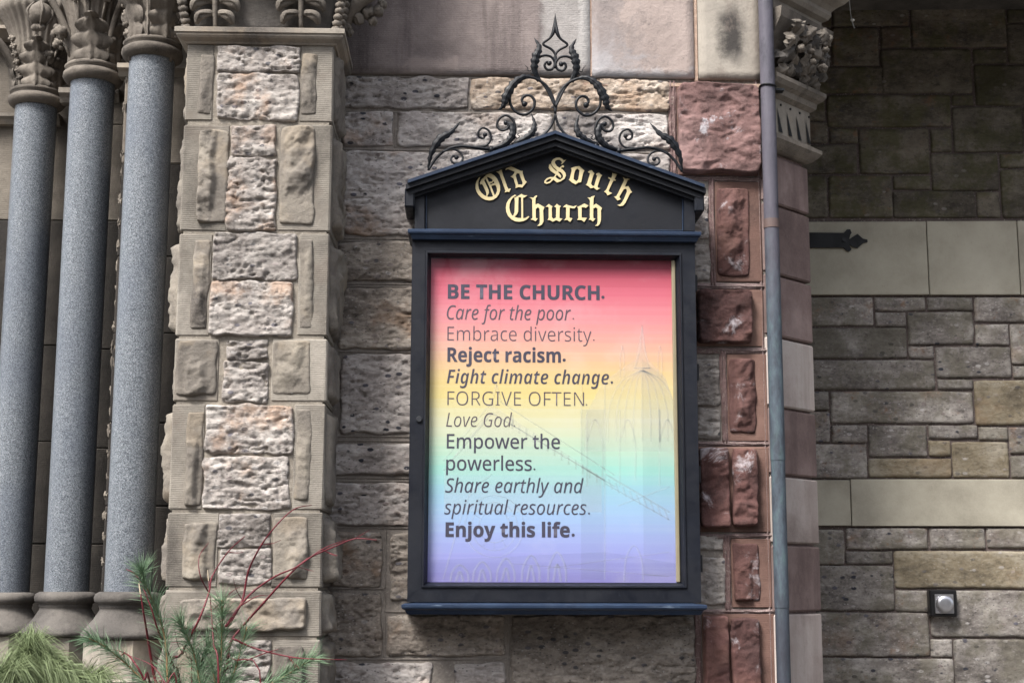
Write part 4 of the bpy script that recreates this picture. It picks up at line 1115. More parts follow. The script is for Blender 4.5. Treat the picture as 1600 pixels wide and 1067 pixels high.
# ================================================================== NOTICE BOARD
nb = empty('notice_board', P(868, 950, -.1), 'black glazed church notice board with gabled roof and rainbow poster', 'notice board')
YF = -.17
def nbx(mb, u0, v0, u1, v1, yf, yb=.0, c=.003):
    x0, x1, z0, z1 = W0.rect(u0, v0, u1, v1, yf)
    mb.box(x0, x1, yf, yb, z0, z1, c)
NF = Face((0, YF, 0))
fx0, fx1, fz0, fz1 = W0.rect(640, 373, 1091, 941, YF)
ix0, ix1, iz0, iz1 = W0.rect(669.5, 402, 1061, 910, YF)
# cabinet back box
mb = MB(); mb.box(fx0 + .004, fx1 - .004, -.085, .0, fz0 + .004, fz1 - .004, .002)
mb.build('back_board', M['paint_panel'], nb)
# mitred frame with a stepped moulding: four members
def frame_member(a, b, c_, d_, name='frame_rail'):
    """outer corners a,b ; inner corners d_,c_ (x,z); profile across: flat, bead, slope inward"""
    mb = MB(); prof = [(0, -.08), (0, YF + .004), (.02, YF), (.72, YF), (.76, YF - .006), (.84, YF - .006), (.88, YF + .004), (1, YF + .022), (1, -.08)]
    vs = []
    for t, y in prof:
        for p, q in ((a, d_), (b, c_)):
            vs.append((p[0] + (q[0] - p[0]) * t, y, p[1] + (q[1] - p[1]) * t))
    n = len(prof); fs = [(2 * i, 2 * i + 2, 2 * i + 3, 2 * i + 1) for i in range(n - 1)] + [tuple(2 * i for i in range(n))[::-1], tuple(2 * i + 1 for i in range(n))]
    mb.add(vs, fs); return mb.build(name, M['paint'], nb)
O1, O2, O3, O4 = (fx0, fz0), (fx1, fz0), (fx1, fz1), (fx0, fz1)
I1, I2, I3_, I4 = (ix0, iz0), (ix1, iz0), (ix1, iz1), (ix0, iz1)
frame_member(O1, O2, I2, I1); frame_member(O2, O3, I3_, I2); frame_member(O3, O4, I4, I3_); frame_member(O4, O1, I1, I4)
# hinges on the right edge
for v in (440, 580, 740, 880):
    z = P(1092, v, YF).z; q = MB(); tube(q, [(fx1 + .004, YF + .03, z - .03), (fx1 + .004, YF + .03, z + .03)], .007, 8); q.build('hinge', M['iron'], nb)
# cream inner battens
mb = MB(); mb.box(ix1 - .015, ix1 - .001, -.150, -.0851, iz0 + .002, iz1 - .002, .003); mb.build('cream_batten', M['cream'], nb)
mb = MB(); mb.box(ix0 + .001, ix0 + .006, -.125, -.0851, iz0 + .002, iz1 - .002, .002); mb.build('cream_batten', M['cream'], nb)
# poster
YPOST = -.135
px0, px1 = ix0 + .002, ix1 - .012
def poster_mat():
    t = NT('rainbow poster print')
    z = t.sep(t.pos((1, 1, 1), False))[2]; x = t.sep(t.pos((1, 1, 1), False))[0]
    f = t.math('DIVIDE', t.math('SUBTRACT', iz1, z), iz1 - iz0)
    q = t.math('DIVIDE', t.math('FLOOR', t.math('MULTIPLY', f, 34.0)), 34.0)
    f2 = t.math('ADD', t.math('MULTIPLY', f, .45), t.math('MULTIPLY', q, .55))
    cols = [(402, (150, 34, 62)), (425, (204, 62, 94)), (455, (238, 100, 126)), (490, (248, 142, 152)), (520, (250, 166, 156)), (548, (250, 192, 158)), (590, (250, 218, 138)), (618, (248, 226, 138)), (642, (240, 232, 174)), (668, (234, 238, 198)), (700, (202, 238, 208)), (735, (166, 238, 224)), (765, (164, 220, 240)), (800, (164, 206, 250)), (840, (166, 184, 248)), (870, (158, 162, 240)), (908, (138, 128, 212))]  # rainbow print; the dark top also holds painted reflection and frame shade
    col = t.ramp(f2, [((v - 402) / 508, srgb(*c)) for v, c in cols])
    st = t.noise(14, 4, .6, (.04, 1, 5), rnd=False)
    col = t.mix(t.math('MULTIPLY', t.thr(st, .45, .7), .16), col, (1, 1, 1, 1), 'SOFT_LIGHT')
    cl = t.thr(t.noise(4.5, 5, .6, rnd=False), .45, .65)
    col = t.mix(t.math('MULTIPLY', cl, .12), col, (.9, .9, .9, 1))
    return t.done(scaled(t, col, .545 / ALB, .9), .55, None)
mb = MB(); mb.box(px0, px1, YPOST, -.0855, iz0 + .001, iz1 - .001)
poster = mb.build('poster', poster_mat(), nb)
q = MB(); c = P(655, 655, YF); q.add(*[(lambda vf: ([Matrix.Translation((c.x, YF - .003, c.z)) @ Matrix.Rotation(R(90), 4, 'X') @ Vector(v) for v in vf[0]], vf[1]))(lathe([(.011, -.004), (.011, .003), (.009, .005)], 20))][0]); q.build('lock', M['steel_dark'], nb)
# lettering: mathematical sans glyphs of the built-in font
def mth(t, U, L_): return ''.join(chr(U + ord(c) - 65) if c.isupper() else chr(L_ + ord(c) - 97) if c.islower() else c for c in t)
ST = {'B': (0x1D5D4, 0x1D5EE), 'S': (0x1D5A0, 0x1D5BA), 'I': (0x1D608, 0x1D622), 'BI': (0x1D63C, 0x1D656)}
def text_mesh(body, offset):
    cu = bpy.data.curves.new('text', 'FONT'); cu.body = body; cu.offset = offset; cu.resolution_u = 3
    ob = bpy.data.objects.new('text', cu); C.objects.link(ob)
    dg = bpy.context.evaluated_depsgraph_get(); me = bpy.data.meshes.new_from_object(ob.evaluated_get(dg))
    bpy.data.objects.remove(ob)
    n = len(me.vertices); a = np.zeros(n * 3, np.float32); me.vertices.foreach_get('co', a)
    return me, a.reshape(-1, 3)
CAPH = .714
LINES = [('BE THE CHURCH.', 'B', .012, 699.6, 944.6, 466.5, 'ink'), ('Care for the poor.', 'I', .0, 698, 897, 499, 'ink_light'), ('Embrace diversity.', 'S', -.011, 699, 929, 532, 'ink_light'),
         ('Reject racism.', 'B', .008, 699, 884, 565, 'ink'), ('Fight climate change.', 'BI', -.012, 698, 958, 599, 'ink'), ('FORGIVE OFTEN.', 'S', -.012, 699, 917.5, 633, 'ink_light'),
         ('Love God.', 'I', -.008, 697, 805, 666.5, 'ink_light'), ('Empower the', 'S', .008, 698, 875, 700, 'ink'), ('powerless.', 'S', .008, 697, 836.6, 734.4, 'ink'),
         ('Share earthly and', 'I', .003, 695.6, 912, 769, 'ink'), ('spiritual resources.', 'I', .0, 694, 922, 803, 'ink'), ('Enjoy this life.', 'B', .016, 696, 898, 838, 'ink')]
YT = YPOST - .0008
for txt, st, of, uL, uR, vb, ink in LINES:
    dot = txt.endswith('.'); txt = txt.rstrip('.'); rd = {'B': 2.5, 'BI': 1.9}.get(st, 1.5 if ink == 'ink' else 1.15)
    uE = uR; uR = uR - (2 * rd + 2.6 if dot else 0)
    me, a = text_mesh(mth(txt, *ST[st]), of)
    xa, zb0 = W0.p(uL, vb, YT); xb, _ = W0.p(uR, vb, YT); _, zc0 = W0.p(uL, vb - 22, YT)
    sx = (xb - xa) / (a[:, 0].max() - a[:, 0].min()); sz = (zc0 - zb0) / CAPH
    co = np.zeros_like(a); co[:, 0] = (a[:, 0] - a[:, 0].min()) * sx; co[:, 2] = a[:, 1] * sz
    me.vertices.foreach_set('co', co.ravel()); me.materials.clear(); me.update()
    tl_ = link('text_line', me, poster, Matrix.Translation((xa, YT, zb0)), M[ink])
    if dot:
        c = P(uE - rd, vb + (0.4 if uE > 900 else 0) - rd, YT); rr_ = rd * abs(P(uE, vb, YT).x - P(uE - 1, vb, YT).x)
        q = MB(); q.add([(c.x + rr_ * math.cos(a), YT, c.z + rr_ * math.sin(a)) for a in np.linspace(0, 2 * PI, 17)[:-1]], [tuple(range(16))]); q.build('full_stop', M[ink], tl_)
# faint reflection of a gabled church and a domed tower, painted onto the poster
def reflection_mat(name, col, a):
    m = bpy.data.materials.new(name); m.use_nodes = True; t = m.node_tree; b = t.nodes['Principled BSDF']; b.inputs['Base Color'].default_value = col; b.inputs['Roughness'].default_value = .6
    tr = t.nodes.new('ShaderNodeBsdfTransparent'); mx = t.nodes.new('ShaderNodeMixShader'); mx.inputs[0].default_value = a
    t.links.new(tr.outputs[0], mx.inputs[1]); t.links.new(b.outputs[0], mx.inputs[2]); t.links.new(mx.outputs[0], t.nodes['Material Output'].inputs[0]); return m
M['rf_w'] = reflection_mat('pale painted reflection', (.56, .6, .58, 1), .15); M['rf_d'] = reflection_mat('grey painted reflection', (.12, .16, .22, 1), .10)
YD = YPOST - .0004
def ribbon(mb, pts, w=1.2, smooth=False, Y=YD):
    if smooth: pts = [tuple(p) for p in catmull(pts, 6)]
    for i in range(len(pts) - 1):
        a = P(*pts[i][:2], Y); b = P(*pts[i + 1][:2], Y)
        d = b - a
        if d.length < 1e-6: continue
        n = Vector((-d.z, 0, d.x)).normalized() * (w / 423 / 2)
        mb.add([a + n, a - n, b - n, b + n], [(0, 1, 2, 3)])
lw = MB(); ld = MB()
def both(pts, w=1.2, smooth=False):
    ribbon(lw, pts, w, smooth); ribbon(ld, [(x + 1.6, y + .4) for x, y in pts], w * .6, smooth, YD - .0001)
both([(692, 720), (768, 628), (775, 600), (782, 628), (960, 742)], 2); both([(692, 735), (768, 645), (960, 760)], 2.5)
both([(800, 648), (800, 664)], 3)
for k in range(14):
    x = 800 + k * 11; both([(x, 655 + k * 7), (x, 670 + k * 7)], 1.6)
for rr in (24, 36, 46): both([(772 + rr * math.cos(a), 822 + rr * 1.05 * math.sin(a)) for a in np.linspace(0, 2 * PI, 33)], 1.4)
for k in range(12):
    a = k * PI / 6; both([(772 + 24 * math.cos(a), 822 + 24 * math.sin(a)), (772 + 36 * math.cos(a), 822 + 36 * math.sin(a))], 1)
for k in range(5):
    x = 704 + k * 34 * (1 + .03 * k); h = 26 + 5 * k
    both([(x, 908), (x + 2, 908 - h * .55), (x + 14, 908 - h), (x + 26, 908 - h * .55), (x + 28, 908)], 3, True)
    both([(x + 8, 908), (x + 14, 908 - h * .6), (x + 20, 908)], 3.5, True)
both([(692, 905), (730, 780), (768, 740)], 2, True)
for k in range(9):   # dome ribs
    t = (k - 4) / 4; both([(1003 + t * 2, 578), (1003 + t * 34, 598), (1003 + t * 52, 640), (1003 + t * 54, 690)], 1.5, True)
both([(1003, 508), (1000, 545), (992, 575)], 1.4); both([(1003, 508), (1007, 545), (1014, 575)], 1.4); both([(990, 575), (1016, 575)], 2)
for x in (972, 1031): both([(x, 540), (x - 3, 556), (x - 3, 590)], 1.4); both([(x, 540), (x + 3, 556), (x + 3, 590)], 1.4)
for x in (917, 968, 1030): both([(x, 640), (x, 760)], 1.6); both([(x, 690), (x + 12, 655), (x + 24, 690), (x + 24, 750)], 1.8, True)
for x in (908, 945): both([(x, 600), (x, 905 if x == 945 else 720)], 1.6)
both([(945, 740), (1046, 800)], 3); both([(945, 755), (1046, 812)], 2); both([(965, 790), (1046, 760)], 1.5)
for k in range(9): both([(950 + k * 11, 748 + k * 6), (956 + k * 11, 764 + k * 6)], 2)
both([(975, 908), (978, 872), (990, 852), (1002, 872), (1005, 908)], 2, True)
both([(800, 880), (1045, 900)], 1); both([(850, 888), (1045, 862)], 1)
def area(mb, pts, Y, smooth=True):
    if smooth: pts = [tuple(p) for p in catmull(pts, 5, True)]
    q = [P(u, v, Y) for u, v in pts]; mb.add(q, [tuple(range(len(q)))])
la = MB(); area(la, [(1003, 510), (1012, 560), (1040, 590), (1056, 640), (1056, 705), (912, 705), (915, 650), (940, 598), (992, 562)], YD + .0002, False)
area(la, [(694, 735), (768, 632), (940, 745), (940, 800), (694, 800)], YD + .00025, False)
lb = MB(); area(lb, [(1003, 560), (1040, 592), (1057, 640), (1057, 900), (1006, 900)], YD + .0001, False)
area(lb, [(908, 640), (945, 640), (945, 905), (908, 905)], YD + .00015, False); area(lb, [(672, 875), (945, 862), (1058, 880), (1058, 908), (672, 908)], YD + .00012, False)
M['rf_w2'] = reflection_mat('pale tone painted reflection', (.6, .6, .57, 1), .14); M['rf_d2'] = reflection_mat('grey tone painted reflection', (.2, .25, .3, 1), .08)
la.build('pale_reflection_tone', M['rf_w2'], poster); lb.build('grey_reflection_tone', M['rf_d2'], poster)
lw.build('pale_drawn_reflection', M['rf_w'], poster); ld.build('grey_drawn_reflection', M['rf_d'], poster)
# glass
gm = bpy.data.materials.new('window glass'); gm.use_nodes = True; gt = gm.node_tree
gt.nodes.remove(gt.nodes['Principled BSDF'])
tr = gt.nodes.new('ShaderNodeBsdfTransparent'); gl = gt.nodes.new('ShaderNodeBsdfGlossy'); gl.inputs['Roughness'].default_value = .02
fr2 = gt.nodes.new('ShaderNodeFresnel'); gg = gt.nodes.new('ShaderNodeNewGeometry'); gi = gt.nodes.new('ShaderNodeMapRange'); gi.inputs[3].default_value = 1.5; gi.inputs[4].default_value = 1 / 1.5; gt.links.new(gg.outputs['Backfacing'], gi.inputs[0]); gt.links.new(gi.outputs[0], fr2.inputs['IOR']); mx = gt.nodes.new('ShaderNodeMixShader')
gt.links.new(fr2.outputs[0], mx.inputs[0]); gt.links.new(tr.outputs[0], mx.inputs[1]); gt.links.new(gl.outputs[0], mx.inputs[2]); gt.links.new(mx.outputs[0], gt.nodes['Material Output'].inputs[0])
me = mk('glass', [(ix0 + .001, 0, iz0 + .001), (ix1 - .001, 0, iz0 + .001), (ix1 - .001, 0, iz1 - .001), (ix0 + .001, 0, iz1 - .001)], [(0, 1, 2, 3)])
link('glass_pane', me, nb, Matrix.Translation((0, -.1535, 0)), gm)
# ledges
def ledge(u0, u1, v0, v1, proj, name):
    x0, x1, z0, z1 = W0.rect(u0, v0, u1, v1, YF - proj)
    H = z1 - z0
    prof = [(0, z0), (proj * .55, z0), (proj * .7, z0 + H * .28), (proj * .72, z0 + H * .36), (proj * .95, z0 + H * .5), (proj, z0 + H * .62), (proj, z0 + H * .82), (proj * .9, z0 + H * .9), (0, z1)]
    vs = []; n = len(prof)
    for st in range(4):
        for o_, z in prof:
            e = proj - o_
            vs.append(((x0 + e, -.001, z), (x0 + e, YF - o_, z), (x1 - e, YF - o_, z), (x1 - e, -.001, z))[st])
    fs = []
    for st in range(3):
        for i in range(n - 1): fs.append((st * n + i, (st + 1) * n + i, (st + 1) * n + i + 1, st * n + i + 1))
    fs.append((0, n, 2 * n, 3 * n)[::-1]); fs.append((n - 1, 2 * n - 1, 3 * n - 1, 4 * n - 1))
    mb = MB(); mb.add(vs, fs); return mb.build(name, M['paint_worn_highlight'], nb)
ledge(627, 1105, 942, 960, .045, 'bottom_ledge')
ledge(637, 1096, 358, 374, .035, 'middle_ledge')
# gable box
def px_poly(pts, Y): return [W0.p(u, v, Y) for u, v in pts]
mb = MB(); g = px_poly([(650, 361), (1084, 363), (1084, 296), (868, 222), (650, 294)], YF + .012)
poly_extrude(mb, g, YF + .012, -.001, Matrix.Identity(4)); gab = mb.build('gable_panel', M['paint_panel'], nb)
for u0, u1 in ((648, 663), (1069, 1086)):
    mb = MB(); pts = px_poly([(u0, 361), (u1, 361), (u1, 291 if u0 < 700 else 300), (u0, 296 if u0 < 700 else 306)], YF - .004)
    poly_extrude(mb, pts, YF - .004, YF + .0119, Matrix.Identity(4)); mb.build('corner_strip', M['paint'], nb)
mb = MB()
for a_, b_ in (((666, 358.5), (1067, 360.5)), ((666, 358), (666, 297)), ((1067, 360), (1067, 304))):
    pa = P(*a_, YF + .008); pb = P(*b_, YF + .008); tube(mb, [pa, pb], .0022, 6)
mb.build('panel_bead', M['paint_worn_highlight'], nb)
# roof: two stacked chevron layers
def chevron(top, th, Y0, Y1, mat, name):
    """top: list of (u,v) eave-apex-eave on plane Y0"""
    pts = px_poly(top, Y0); low = [(x, z - th) for x, z in pts][::-1]
    mb = MB(); poly_extrude(mb, pts + low, Y0, Y1, Matrix.Identity(4)); return mb.build(name, M[mat], nb)
chevron([(637, 281), (868, 204), (1101, 288)], .012, -.226, -.001, 'paint_worn_highlight', 'roof_sheet')
chevron([(634, 287.5), (868, 210), (1103, 294)], .020, -.216, -.001, 'paint_panel', 'roof_moulding')
chevron([(642, 296), (868, 221), (1096, 303)], .018, -.202, -.001, 'paint_panel', 'roof_moulding')
chevron([(646, 302), (868, 228), (1090, 309)], .016, -.188, -.001, 'paint_panel', 'roof_moulding')
for u, v, s_ in ((640, 305, -1), (1093, 312, 1)):
    mb = MB(); c = P(u, v, -.2); mb.box(c.x - .018, c.x + .018, -.2, -.002, c.z - .045, c.z + .03, .006); mb.build('eave_bracket', M['paint'], nb)
# gold blackletter
SCL = 15.244
BL = {
 'A': ((740, 250), [
  ([(155,405),(120,430),(75,500),(50,580),(48,670),(70,750),(120,830),(190,900),(280,950),(380,965),(470,945),(550,890),(605,810),(632,720),(630,620),(605,540),(560,450),(500,380),(430,335),(345,312),(320,325),(285,375),(180,480),(172,515),(150,540),(168,585),(198,560),(218,590),(295,750),(308,800),(303,855),(325,857),(362,785),(358,720),(300,590),(250,490),(270,445),(284,440),(380,640),(470,868),(430,882),(350,885),(260,850),(180,780),(130,700),(108,600),(115,510)],
   [[(308,398),(370,410),(430,445),(462,485),(430,520),(362,527)],[(480,500),(500,550),(402,590),(386,560),(440,540)],[(415,615),(520,592),(555,660),(560,740),(535,805),(505,850)]]),
  ([(550,280),(590,278),(625,255),(635,210),(660,195),(668,250),(700,360),(800,640),(830,695),(885,685),(850,765),(800,755),(740,775),(762,735),(735,660),(660,450),(620,340),(595,315)], []),
  ([(765,240),(770,210),(800,190),(825,135),(960,185),(1080,245),(1135,265),(1165,262),(1170,330),(1225,490),(1265,525),(1160,655),(1060,645),(1005,670),(1005,600),(950,430),(885,395),(925,375),(975,310),(975,275),(830,215),(790,215)], [[(1030,315),(1095,320),(1110,380),(1175,555),(1150,590),(1060,590),(1000,370)]])]),
 'B': ((848, 240), [
  ([(550,150),(500,165),(460,125),(400,100),(320,105),(250,140),(210,200),(212,262),(262,332),(350,408),(320,422),(245,350),(200,280),(182,245),(155,270),(148,340),(190,410),(270,470),(312,488),(282,545),(250,566),(180,562),(100,590),(45,650),(38,700),(90,722),(170,702),(248,628),(262,625),(340,690),(430,660),(520,600),(552,520),(540,460),(480,390),(430,355),(455,320),(500,330),(508,300),(480,280),(450,300),(400,345),(335,300),(292,230),(290,180),(340,147),(400,147),(450,180),(465,210),(445,250),(480,230)],
   [[(212,598),(150,600),(85,650),(80,690),(140,680),(200,640)],[(378,425),(440,450),(490,520),(480,580),(420,630),(380,622),(310,572),(302,552),(338,500),(380,545),(425,577),(440,540),(410,490),(372,455)]]),
  ([(675,350),(760,320),(870,300),(920,345),(990,405),(960,470),(915,680),(850,690),(785,735),(700,690),(625,625),(645,600),(690,430),(695,380)], [[(780,390),(830,355),(880,400),(875,450),(850,620),(800,665),(735,610),(750,470)]])]),
 'C': ((910, 255), [
  ([(135,215),(165,185),(225,170),(250,210),(285,245),(255,300),(205,490),(235,540),(285,550),(300,490),(360,290),(325,270),(350,240),(400,232),(430,265),(472,290),(440,320),(390,460),(360,560),(380,590),(420,600),(345,640),(300,605),(270,580),(200,600),(140,545),(85,515),(115,485),(185,250),(170,230)], []),
  ([(720,225),(740,255),(790,245),(855,228),(810,290),(770,370),(765,390),(800,400),(790,420),(745,410),(720,450),(630,640),(630,680),(705,715),(650,745),(600,768),(570,710),(520,680),(555,650),(580,620),(670,400),(660,380),(615,355),(625,335),(685,360),(710,310)], []),
  ([(975,340),(1030,375),(1075,370),(1110,350),(1145,370),(1080,400),(1010,565),(1050,560),(1095,550),(1130,610),(1180,695),(1140,715),(1100,790),(1030,940),(970,1010),(890,1025),(835,1000),(900,985),(950,930),(1000,840),(1065,680),(1060,625),(1030,605),(985,620),(950,680),(885,790),(880,820),(915,855),(840,890),(800,840),(760,800),(810,790),(850,720),(980,450),(1000,390),(985,365)], [])]),
 'D': ((785, 295), [
  ([(330,160),(300,145),(230,185),(150,260),(100,350),(85,450),(95,550),(140,650),(220,730),(310,775),(400,785),(500,770),(580,730),(640,665),(625,655),(550,700),(495,705),(490,215),(530,205),(590,160),(540,160),(495,150),(460,125),(420,145),(350,190),(290,215),(300,300),(292,560),(262,640),(235,640),(190,570),(165,460),(170,370),(200,280),(250,210)], [[(385,195),(450,205),(455,400),(455,700),(370,700),(285,668),(350,600),(375,540),(380,300)]]),
  ([(650,210),(690,210),(740,220),(770,185),(810,160),(830,175),(790,230),(785,380),(850,355),(930,400),(1000,440),(970,520),(980,780),(940,850),(880,885),(835,880),(890,830),(895,750),(890,480),(850,440),(795,480),(795,700),(840,710),(790,775),(740,745),(680,735),(720,690),(715,270),(690,230)], []),
  ([(1035,430),(1065,400),(1110,365),(1150,400),(1195,420),(1175,450),(1180,680),(1215,720),(1280,690),(1285,450),(1235,425),(1265,400),(1300,362),(1345,400),(1395,415),(1365,450),(1360,700),(1430,715),(1365,785),(1310,755),(1275,750),(1200,785),(1140,750),(1080,740),(1105,700),(1105,440),(1080,430)], [])]),
 'E': ((860, 295), [
  ([(305,440),(340,405),(385,372),(420,395),(490,410),(545,425),(630,398),(600,440),(570,468),(510,465),(460,450),(455,690),(525,710),(470,790),(400,740),(330,750),(375,700),(380,450),(350,435)], []),
  ([(640,435),(720,405),(810,355),(850,375),(905,400),(850,455),(790,440),(745,440),(745,690),(870,695),(805,790),(740,745),(640,740),(670,700),(665,470)], []),
  ([(890,210),(950,215),(990,185),(1055,170),(1030,220),(1022,400),(1090,358),(1160,405),(1230,460),(1205,520),(1205,740),(1180,830),(1130,885),(1070,880),(1110,850),(1130,790),(1125,480),(1085,440),(1022,470),(1022,700),(1070,715),(1015,780),(970,745),(915,735),(945,700),(945,280),(920,240)], [])]),
}
YG = YF + .012
def glyph(contours, off):
    cu = bpy.data.curves.new('letter', 'CURVE'); cu.dimensions = '2D'; cu.fill_mode = 'BOTH'; cu.extrude = .0016; cu.bevel_depth = .0004; cu.bevel_resolution = 0
    pp = [[W0.p(off[0] + x / SCL, off[1] + y / SCL, YG - .006) for x, y in c] for c in contours]
    cx = sum(p[0] for p in pp[0]) / len(pp[0]); cz = sum(p[1] for p in pp[0]) / len(pp[0])
    for c in pp:
        s_ = cu.splines.new('POLY'); s_.points.add(len(c) - 1); s_.use_cyclic_u = True
        for k, (x, z) in enumerate(c): s_.points[k].co = (x - cx, z - cz, 0, 1)
    ob = bpy.data.objects.new('letter', cu); C.objects.link(ob)
    dg = bpy.context.evaluated_depsgraph_get(); me = bpy.data.meshes.new_from_object(ob.evaluated_get(dg)); bpy.data.objects.remove(ob)
    me.materials.clear(); me.shade_flat()
    link('letter', me, gab, Matrix.Translation((cx, YG - .0030, cz)) @ Matrix.Rotation(R(90), 4, 'X'), M['gold'])
for k, (off, gl_) in BL.items():
    for outer, holes in gl_: glyph([outer] + holes, off)

# ------------------------------------------------------------------ wrought iron cresting on the roof
YI = -.13
def ip(x, y, s=1, dy=0.0):
    u = 620 + x / 3.048; v = 20 + y / 3.048
    if s < 0: u = 2 * 867.6 - u; v += 1.2 + (867.6 * 2 - u - 867.6) * -.008
    q = P(u, v, YI); q.y += dy
    return q
S_ = 1.6 / 3.048 / 423
iron = []
STR = [  # (points, widths px of zoom)
 ([(755,480),(748,420),(725,365),(690,330),(635,310),(580,328),(545,375),(540,430),(568,472),(612,485),(648,460),(656,425),(638,398),(610,396),(596,415),(608,436)], 9),
 ([(755,480),(742,525),(715,565),(675,598),(628,612),(560,628)], 8),
 ([(350,640),(440,652),(510,638),(552,600),(565,555),(552,512),(520,490),(488,505),(478,532),(490,556),(515,560),(532,545),(520,525)], 8),
 ([(380,638),(425,632),(448,600),(440,565),(410,550),(390,568),(392,592),(412,598),(420,582)], 7),
 ([(150,750),(185,695),(235,652),(300,636),(350,640),(450,652)], 9),
 ([(215,665),(262,648),(302,665),(314,695),(300,716),(272,718),(258,700),(268,682),(284,690)], 7),
 ([(755,450),(715,365),(680,315),(662,260),(668,225),(700,207),(735,212),(753,240),(742,266),(718,272),(704,255),(712,238),(726,242)], 8),
 ([(755,262),(756,205),(738,175),(697,150),(730,122),(748,85),(755,3)], 8),
]
LEAF = [
 ([(665,312),(610,308),(560,340),(522,400),(508,445),(482,466)], [5,15,24,26,16,2]),
 ([(640,480),(655,530),(645,575),(600,608),(545,625)], [2,12,20,16,5]),
 ([(440,650),(510,630),(548,590),(545,540),(510,520)], [5,16,20,15,3]),
 ([(150,742),(165,672),(205,608),(258,572),(303,520)], [5,16,26,16,2]),
 ([(672,330),(655,270),(662,215),(678,170),(655,122)], [5,20,26,16,2]),
]
TEN = [[(668,305),(660,285),(640,290),(648,272),(628,278),(622,262),(608,248)], [(545,608),(560,600),(562,588),(572,600),(585,590),(575,580),(600,570)]]
for s_ in (1, -1):
    for pts, w in STR:
        q = MB(); n = len(pts)
        rad = [w * S_ * .5 * (1.0 if 0 < i < n - 1 else .9) for i in range(n)]
        if pts[-1][1] == 3: rad[-1] = .0004; rad[-2] = w * S_ * .75
        tube(q, [ip(x, y, s_, .004 * math.sin(i)) for i, (x, y) in enumerate(pts)], rad, 8, n=5)
        if pts[-1][1] != 3: blob(q, ip(*pts[-1], s_), w * S_ * 1.0, 1, .1, 6)
        q.build('scroll', M['iron'], nb, True)
    for pts, w in LEAF:
        q = MB(); cv = catmull([(x, y, 0) for x, y in pts], 6); ww = [c[0] for c in catmull([(v, 0, 0) for v in w], 6)]
        wj = [max(.5, a * (1 + .22 * math.sin(i * 2.1))) for i, a in enumerate(ww)]
        tube(q, [ip(c[0], c[1], s_, -.012 * math.sin(PI * i / len(cv))) for i, c in enumerate(cv)], [a * S_ * .5 for a in wj], 10, flat=.45)
        tube(q, [ip(c[0], c[1], s_, -.012 * math.sin(PI * i / len(cv)) - a * S_ * .22) for i, (c, a) in enumerate(zip(cv, wj))], [max(.0006, a * S_ * .09) for a in wj], 6)
        q.build('iron_leaf', M['iron'], nb, True)
    for pts in TEN:
        q = MB(); tube(q, [ip(x, y, s_) for x, y in pts], [.0028, .0026, .0024, .0022, .002, .0015, .0006], 6, n=4); q.build('tendril', M['iron'], nb, True)

# ================================================================== PLANTS
rp = random.Random(21)
def zp(x, y, Y):
    return P(x / 2.6667, 667 + y / 2.6667, Y)
dog = empty('dogwood_shrub', Vector((P(340, 1067, -.75).x, -.75, .3)), 'leafless shrub with thin dark red stems in front of the pier', 'shrub')
base = Vector((P(340, 1067, -.75).x, -.75, .3))
DS = [([(700,1180),(650,1067),(620,900),(598,770),(586,695)], 5.5, -.80), ([(760,1150),(720,990),(660,850),(625,740),(570,620),(527,592)], 3.6, -.78),
      ([(700,1120),(760,940),(830,800),(870,690),(885,620),(950,520),(1020,455)], 4.2, -.72), ([(870,690),(835,620),(830,540),(870,480)], 2.0, -.72),
      ([(930,1150),(945,1000),(960,900),(1010,830),(1100,730),(1200,620),(1280,550),(1400,495),(1480,465),(1570,470)], 4.6, -.70),
      ([(940,830),(1000,745),(1060,680),(1150,620),(1240,580),(1340,510),(1440,470)], 3.6, -.73), ([(950,830),(1010,720),(1035,600),(1090,490),(1160,400),(1230,340),(1300,325)], 3.4, -.69),
      ([(970,880),(1060,920),(1200,955),(1300,965),(1445,968)], 3.0, -.8), ([(940,1010),(1080,950),(1160,925)], 2.6, -.76), ([(640,1150),(600,1050),(560,980),(520,940),(440,920)], 3.8, -.84),
      ([(740,1140),(690,1067),(630,990),(520,945)], 2.8, -.8), ([(910,1120),(890,900),(880,760),(869,640)], 3.2, -.75), ([(1090,1120),(960,960),(900,840),(930,800)], 2.2, -.78),
      ([(990,1000),(960,990),(640,985)], 2.0, -.74), ([(820,850),(760,835),(745,870)], 1.8, -.7), ([(890,760),(960,690),(1005,662)], 1.6, -.7),
      ([(1000,745),(1070,705),(1120,700)], 1.8, -.71), ([(800,1100),(780,960),(750,900),(690,900)], 1.8, -.72)]
for i, (pts, w, Y) in enumerate(DS):
    q = MB(); n = len(pts)
    pp = [zp(x, y, Y + .05 * math.sin(k * 1.3 + i)) for k, (x, y) in enumerate(pts)]
    if pts[0][1] > 1090: pp = [base + Vector((rp.uniform(-.08, .08), rp.uniform(-.05, .05), 0))] + pp
    m = len(pp); rad = [w / 423 / 2.0 * (1 - .72 * k / (m - 1)) for k in range(m)]
    tube(q, pp, rad, 7, n=5)
    for k in range(2, m - 1): blob(q, pp[k], rad[k] * 1.35, k, .15, 5)
    st = q.build('stem', M['stem'], dog, True)
    if i in (0, 11):
        q = MB(); d = (pp[-1] - pp[-2]).normalized(); tube(q, [pp[-1], pp[-1] + d * .022, pp[-1] + d * .034], [rad[-1] * 1.3, rad[-1] * 1.2, .0008], 7); q.build('cut_end', M['cut'], st)
